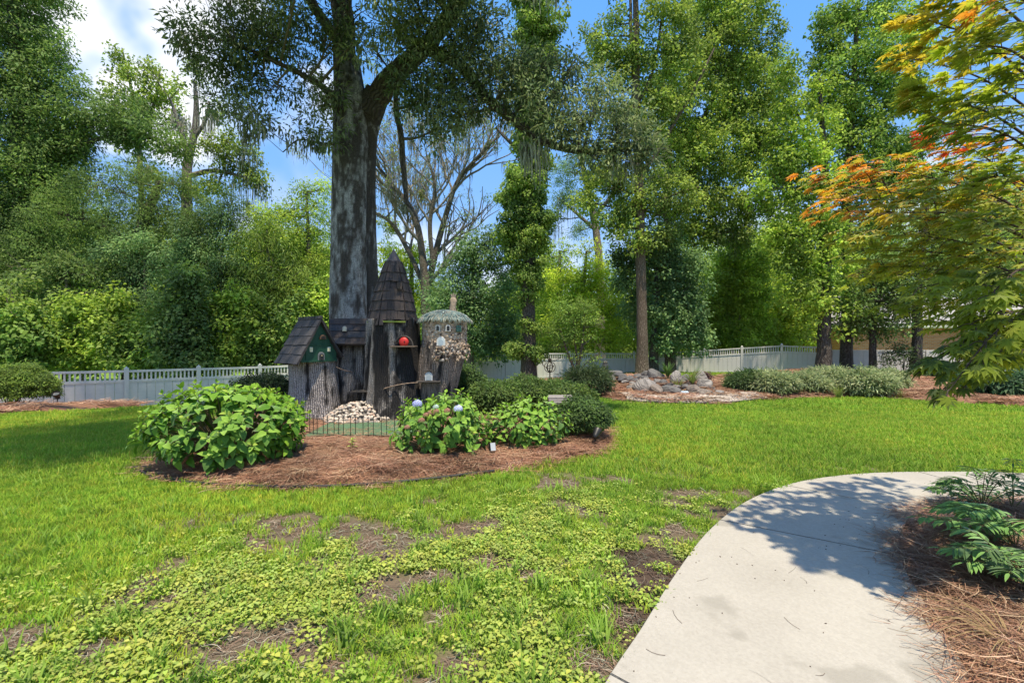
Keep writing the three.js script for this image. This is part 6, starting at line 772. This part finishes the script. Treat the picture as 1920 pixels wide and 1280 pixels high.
tree({ name: 'leafy_tree', label: 'leafy tree behind the brick house at the right margin', d: 42, leaf: 'broad', tone: 'fresh', dens: 1.0, gap: .34, trunk: [[1850, 640, 14], [1850, 500, 10], [1850, 400, 5]], blobs: [[1760, 420, 50], [1820, 400, 60], [1880, 420, 60], [1840, 460, 60], [1900, 480, 60], [1780, 480, 50], [1820, 350, 40], [1900, 360, 50], [1960, 420, 60], [1740, 500, 40]] });
// the wood far behind everything
{
  const WOOD = [[-300, 260], [60, 330], [300, 400], [460, 430], [560, 420], [640, 470], [720, 560], [960, 545], [1010, 470], [1060, 500], [1170, 520], [1250, 440], [1480, 400], [1700, 360], [2250, 300]], r = mulberry(5001), ms = [], cs = [], bg = new Geo(), O = V(0, 0, 0);
  for (let k = 0; k < 230; k++) { const d = 36 + 14 * r(), px = lerp(-300, 2250, r()), hgt = 1.5 + (640 - interp(WOOD, px) - 70 * r() * r()) / FPX * d * (.75 + .25 * r()), R = 1.6 + 1.2 * r(), x = M1(px - 960, d); if (px > 1560 && d < 46) continue; for (let y = -.5; y < hgt; y += R * .85) { const C = V(x + (r() - .5) * 1.5, y, -d), hue = r(), tone = hue < .3 ? TONE.yellow : hue < .7 ? TONE.fresh : TONE.mid; for (let j = 0; j < 26; j++) { const e = randDir(r), s = 1.1 + .8 * r(); ms.push(new THREE.Matrix4().makeRotationFromEuler(new THREE.Euler(r(), r() * 6, r())).scale(V(s, s, s)).setPosition(C.x + e.x * R, C.y + e.y * R * .8, C.z + e.z * R)); const c = mix3(tone[0], tone[1], r() * .8); cs.push(col(...c)); } } }
  tag(copies('far_woodland', CL.broad, MAT.leaf, ms, cs, scene), 'far mass of green woodland closing the view behind the trees', 'woodland', null, 'stuff');
}
// ------------------------------------------------------------------ Japanese maple reaching in from the right
{
  const leafG = (() => { const g = new Geo(), c = [1, 1, 1], ctr = g.v(0, 0, 0, 0, 0, c), lobes = [[0, 1], [.62, .92], [1.22, .72], [2.0, .42]], P = []; const L = []; for (const [a, l] of lobes.slice().reverse()) L.push([-a, l]); L.push([0, 1]); for (const [a, l] of lobes.slice(1)) L.push([a, l]); const seq = L.filter((v, i) => i === 0 || v[0] !== L[i - 1][0]);
    for (let i = 0; i < seq.length; i++) { const [a, l] = seq[i], pt = (ang, q, z) => g.v(Math.sin(ang) * q, Math.cos(ang) * q + .12, z, 0, 0, c), A = pt(a - .27, l * .5, .015), T2 = pt(a, l, -.16 * l), B = pt(a + .27, l * .5, .015), Mi = pt(a, l * .45, -.02); g.t(ctr, Mi, A); g.t(A, Mi, T2); g.t(Mi, B, T2); g.t(ctr, B, Mi); if (i < seq.length - 1) { const [a2, l2] = seq[i + 1]; const N = pt((a + a2) / 2, Math.min(l, l2) * .30, 0), A2 = pt(a2 - .27, l2 * .5, .015); g.t(ctr, N, B); g.t(ctr, A2, N); } } return g.build(); })();
  const tones = [[.28, .38, .024], [.42, .49, .04], [.58, .47, .04], [.75, .33, .03], [.70, .08, .03], [.13, .21, .03]], mats = tones.map((c) => new THREE.MeshPhysicalMaterial({ color: col(...c), roughness: .92, specularIntensity: .4, transmission: .68, thickness: 0, side: THREE.DoubleSide, vertexColors: true }));
  const base = onGround(5.2, 3.3, .05), t = thing('japanese_maple', 'japanese maple with yellow and orange leaves reaching in over the path', 'maple tree', base), r = mulberry(6001), leaves = [], bg = new Geo();
  const tg = new Geo(), tp = smooth([V(0, -.1, 0), V(-.1, .8, .1), V(.0, 1.6, .05), V(-.2, 2.5, 0), V(-.1, 3.4, .1)], 20); tg.tube(tp, tp.map((_, i) => .095 - .0032 * i), 12, { tile: .5, color: () => [.7, .66, .6], cap: true }); part('trunk', tg.build(), MAT.bark, t);
  // sprays: root (px,py,d), tip (px,py,d), width in pixels, leaf tone near the tip and near the root, count
  const S = [[1980, 450, 3.5, 1560, 372, 3.5, 66, 2, 1, 70], [1985, 520, 3.3, 1590, 440, 3.3, 60, 1, 1, 66], [1980, 470, 3.2, 1640, 400, 3.1, 64, 2, 1, 56], [1985, 560, 3.6, 1640, 500, 3.6, 56, 1, 0, 56], [1985, 430, 3.7, 1600, 310, 3.7, 50, 3, 2, 50], [1990, 470, 3.5, 1512, 338, 3.6, 62, 3, 2, 74], [1980, 500, 3.4, 1545, 392, 3.4, 60, 3, 1, 74], [1980, 480, 3.7, 1600, 330, 3.9, 60, 3, 1, 70], [1980, 540, 3.5, 1600, 470, 3.5, 62, 1, 1, 74], [1980, 560, 3.8, 1600, 520, 3.9, 54, 1, 0, 60], [1960, 430, 3.6, 1690, 300, 3.7, 56, 3, 1, 52], [1940, 380, 3.9, 1740, 245, 4.0, 60, 4, 3, 84], [1960, 420, 3.3, 1720, 360, 3.3, 60, 1, 2, 56],
    [1990, 200, 3.0, 1700, 25, 3.1, 60, 2, 1, 60], [1990, 250, 3.2, 1692, 105, 3.3, 60, 2, 1, 66], [1990, 300, 3.0, 1700, 180, 3.2, 60, 1, 0, 62], [1990, 120, 2.9, 1760, -30, 3.0, 60, 2, 1, 46], [1990, 330, 3.1, 1760, 230, 3.0, 70, 0, 0, 56], [1990, 60, 2.8, 1830, 10, 2.7, 60, 3, 1, 36], [1990, 170, 2.8, 1790, 90, 2.8, 60, 1, 0, 46], [1980, 260, 3.6, 1800, 200, 3.6, 60, 1, 1, 44], [1980, 420, 2.8, 1850, 330, 2.8, 60, 0, 0, 34], [1980, 480, 2.9, 1840, 420, 2.9, 60, 0, 1, 36],
    [1990, 590, 3.5, 1660, 585, 3.6, 46, 0, 1, 50], [1990, 560, 3.2, 1720, 540, 3.1, 56, 0, 0, 44], [1990, 640, 3.6, 1740, 610, 3.7, 44, 0, 5, 40], [1980, 600, 3.0, 1800, 640, 3.0, 50, 0, 0, 44], [1980, 560, 2.9, 1770, 745, 2.9, 46, 5, 0, 62], [1980, 620, 3.0, 1720, 700, 3.0, 36, 5, 0, 40], [1960, 640, 3.2, 1800, 735, 3.1, 40, 5, 0, 40], [1980, 540, 3.3, 1790, 600, 3.2, 50, 0, 5, 40], [1980, 520, 3.0, 1850, 560, 2.9, 56, 0, 5, 40], [1970, 680, 3.4, 1860, 690, 3.3, 44, 5, 5, 30], [1990, 500, 4.2, 1720, 430, 4.1, 50, 1, 1, 40], [1990, 400, 4.1, 1820, 300, 4.2, 54, 1, 2, 30]];
  const near = (p) => tp.reduce((a, q) => (q.distanceTo(p) < a.distanceTo(p) ? q : a), tp[0]);
  for (const [rx, ry, rd0, tx, ty, td0, wpx, ct, cr2, n] of S) {
    const rd = rd0 * .86 + (rd0 - 3.3) * .35, td = td0 * .86 + (td0 - 3.3) * .35;
    const A = at(rx, ry, rd).sub(base), B = at(tx, ty, td).sub(base), W = M1(wpx, (rd + td) / 2), mid = A.clone().lerp(B, .5).add(V(0, .10, 0)), Q = smooth([A, mid, B], 18); bg.tube(Q, Q.map((_, i) => .0085 * (1 - .045 * i)), 6);
    const tr = near(A), q0 = smooth([tr, tr.clone().lerp(A, .55).add(V(0, .12, 0)), A], 8); bg.tube(q0, q0.map((_, i) => .024 - .0018 * i), 7);
    const ax = B.clone().sub(A).normalize(), sd = ax.clone().cross(V(0, 1, 0)).normalize(), len = A.distanceTo(B);
    for (let k = 0; k < n * 1.1; k++) {
      const u = .10 + .90 * Math.pow(r(), .8), s = (r() < .5 ? -1 : 1), off = W * Math.pow(r(), .7) * (1.15 - .85 * u) * 1.25, P = Q[Math.min(18, Math.round(u * 18))].clone().addScaledVector(sd, s * off).addScaledVector(ax, off * .55).add(V(0, (r() - .5) * W * .62 - off * .18, 0));
      if (k % 4 === 0) { const a = Q[Math.max(0, Math.round(u * 18) - 1)], z = smooth([a, a.clone().lerp(P, .6).add(V(0, .02, 0)), P], 4); bg.tube(z, z.map(() => .0026), 4); }
      for (let j = 0; j < 2; j++) { const yaw = s * (.5 + .7 * r()) * (j ? 1 : .3) + (r() - .5) * .8, y = ax.clone().multiplyScalar(Math.cos(yaw)).addScaledVector(sd, Math.sin(yaw)).add(V(0, -.22 - .5 * r(), 0)).normalize(), z = V((r() - .5) * .7, 1, (r() - .5) * .7), f = u + (r() - .5) * .5; let c = f > .72 ? ct : cr2; if (r() < .2) c = [1, 2, 0, 2, 3, 0][c]; if (r() < .12) c = 0; leaves.push({ m: frame(P.clone().add(V((r() - .5) * .03, (r() - .5) * .02, (r() - .5) * .03)), y, z, (.054 + .031 * r()), 1), c, w: P.clone().add(base) }); }
    }
  }
  const inView = (p) => { const d = -p.z, px = 960 + p.x / d * FPX, py = 640 - (p.y - EYE) / d * FPX; return d > .5 && px < 1930 && py > -10; };
  leaves.sort((a, b) => (inView(a.w) ? 0 : 100) + a.w.distanceTo(camera.position) - (inView(b.w) ? 0 : 100) - b.w.distanceTo(camera.position));
  leaves.slice(0, 295).forEach((l) => { const m = part('leaf', leafG, mats[l.c], t); l.m.decompose(m.position, m.quaternion, m.scale); });
  const rest = leaves.slice(295); copies('leaf', leafG, leafMat(.68, 0), rest.map((l) => l.m), rest.map((l) => { const c = mats[l.c].color, v = .8 + .4 * r(); return col(c.r * v, c.g * v, c.b * v); }), t); part('branchwork', bg.build(), std([.055, .038, .032]), t).userData.kind = 'stuff';
}
renderer.render(scene, camera);
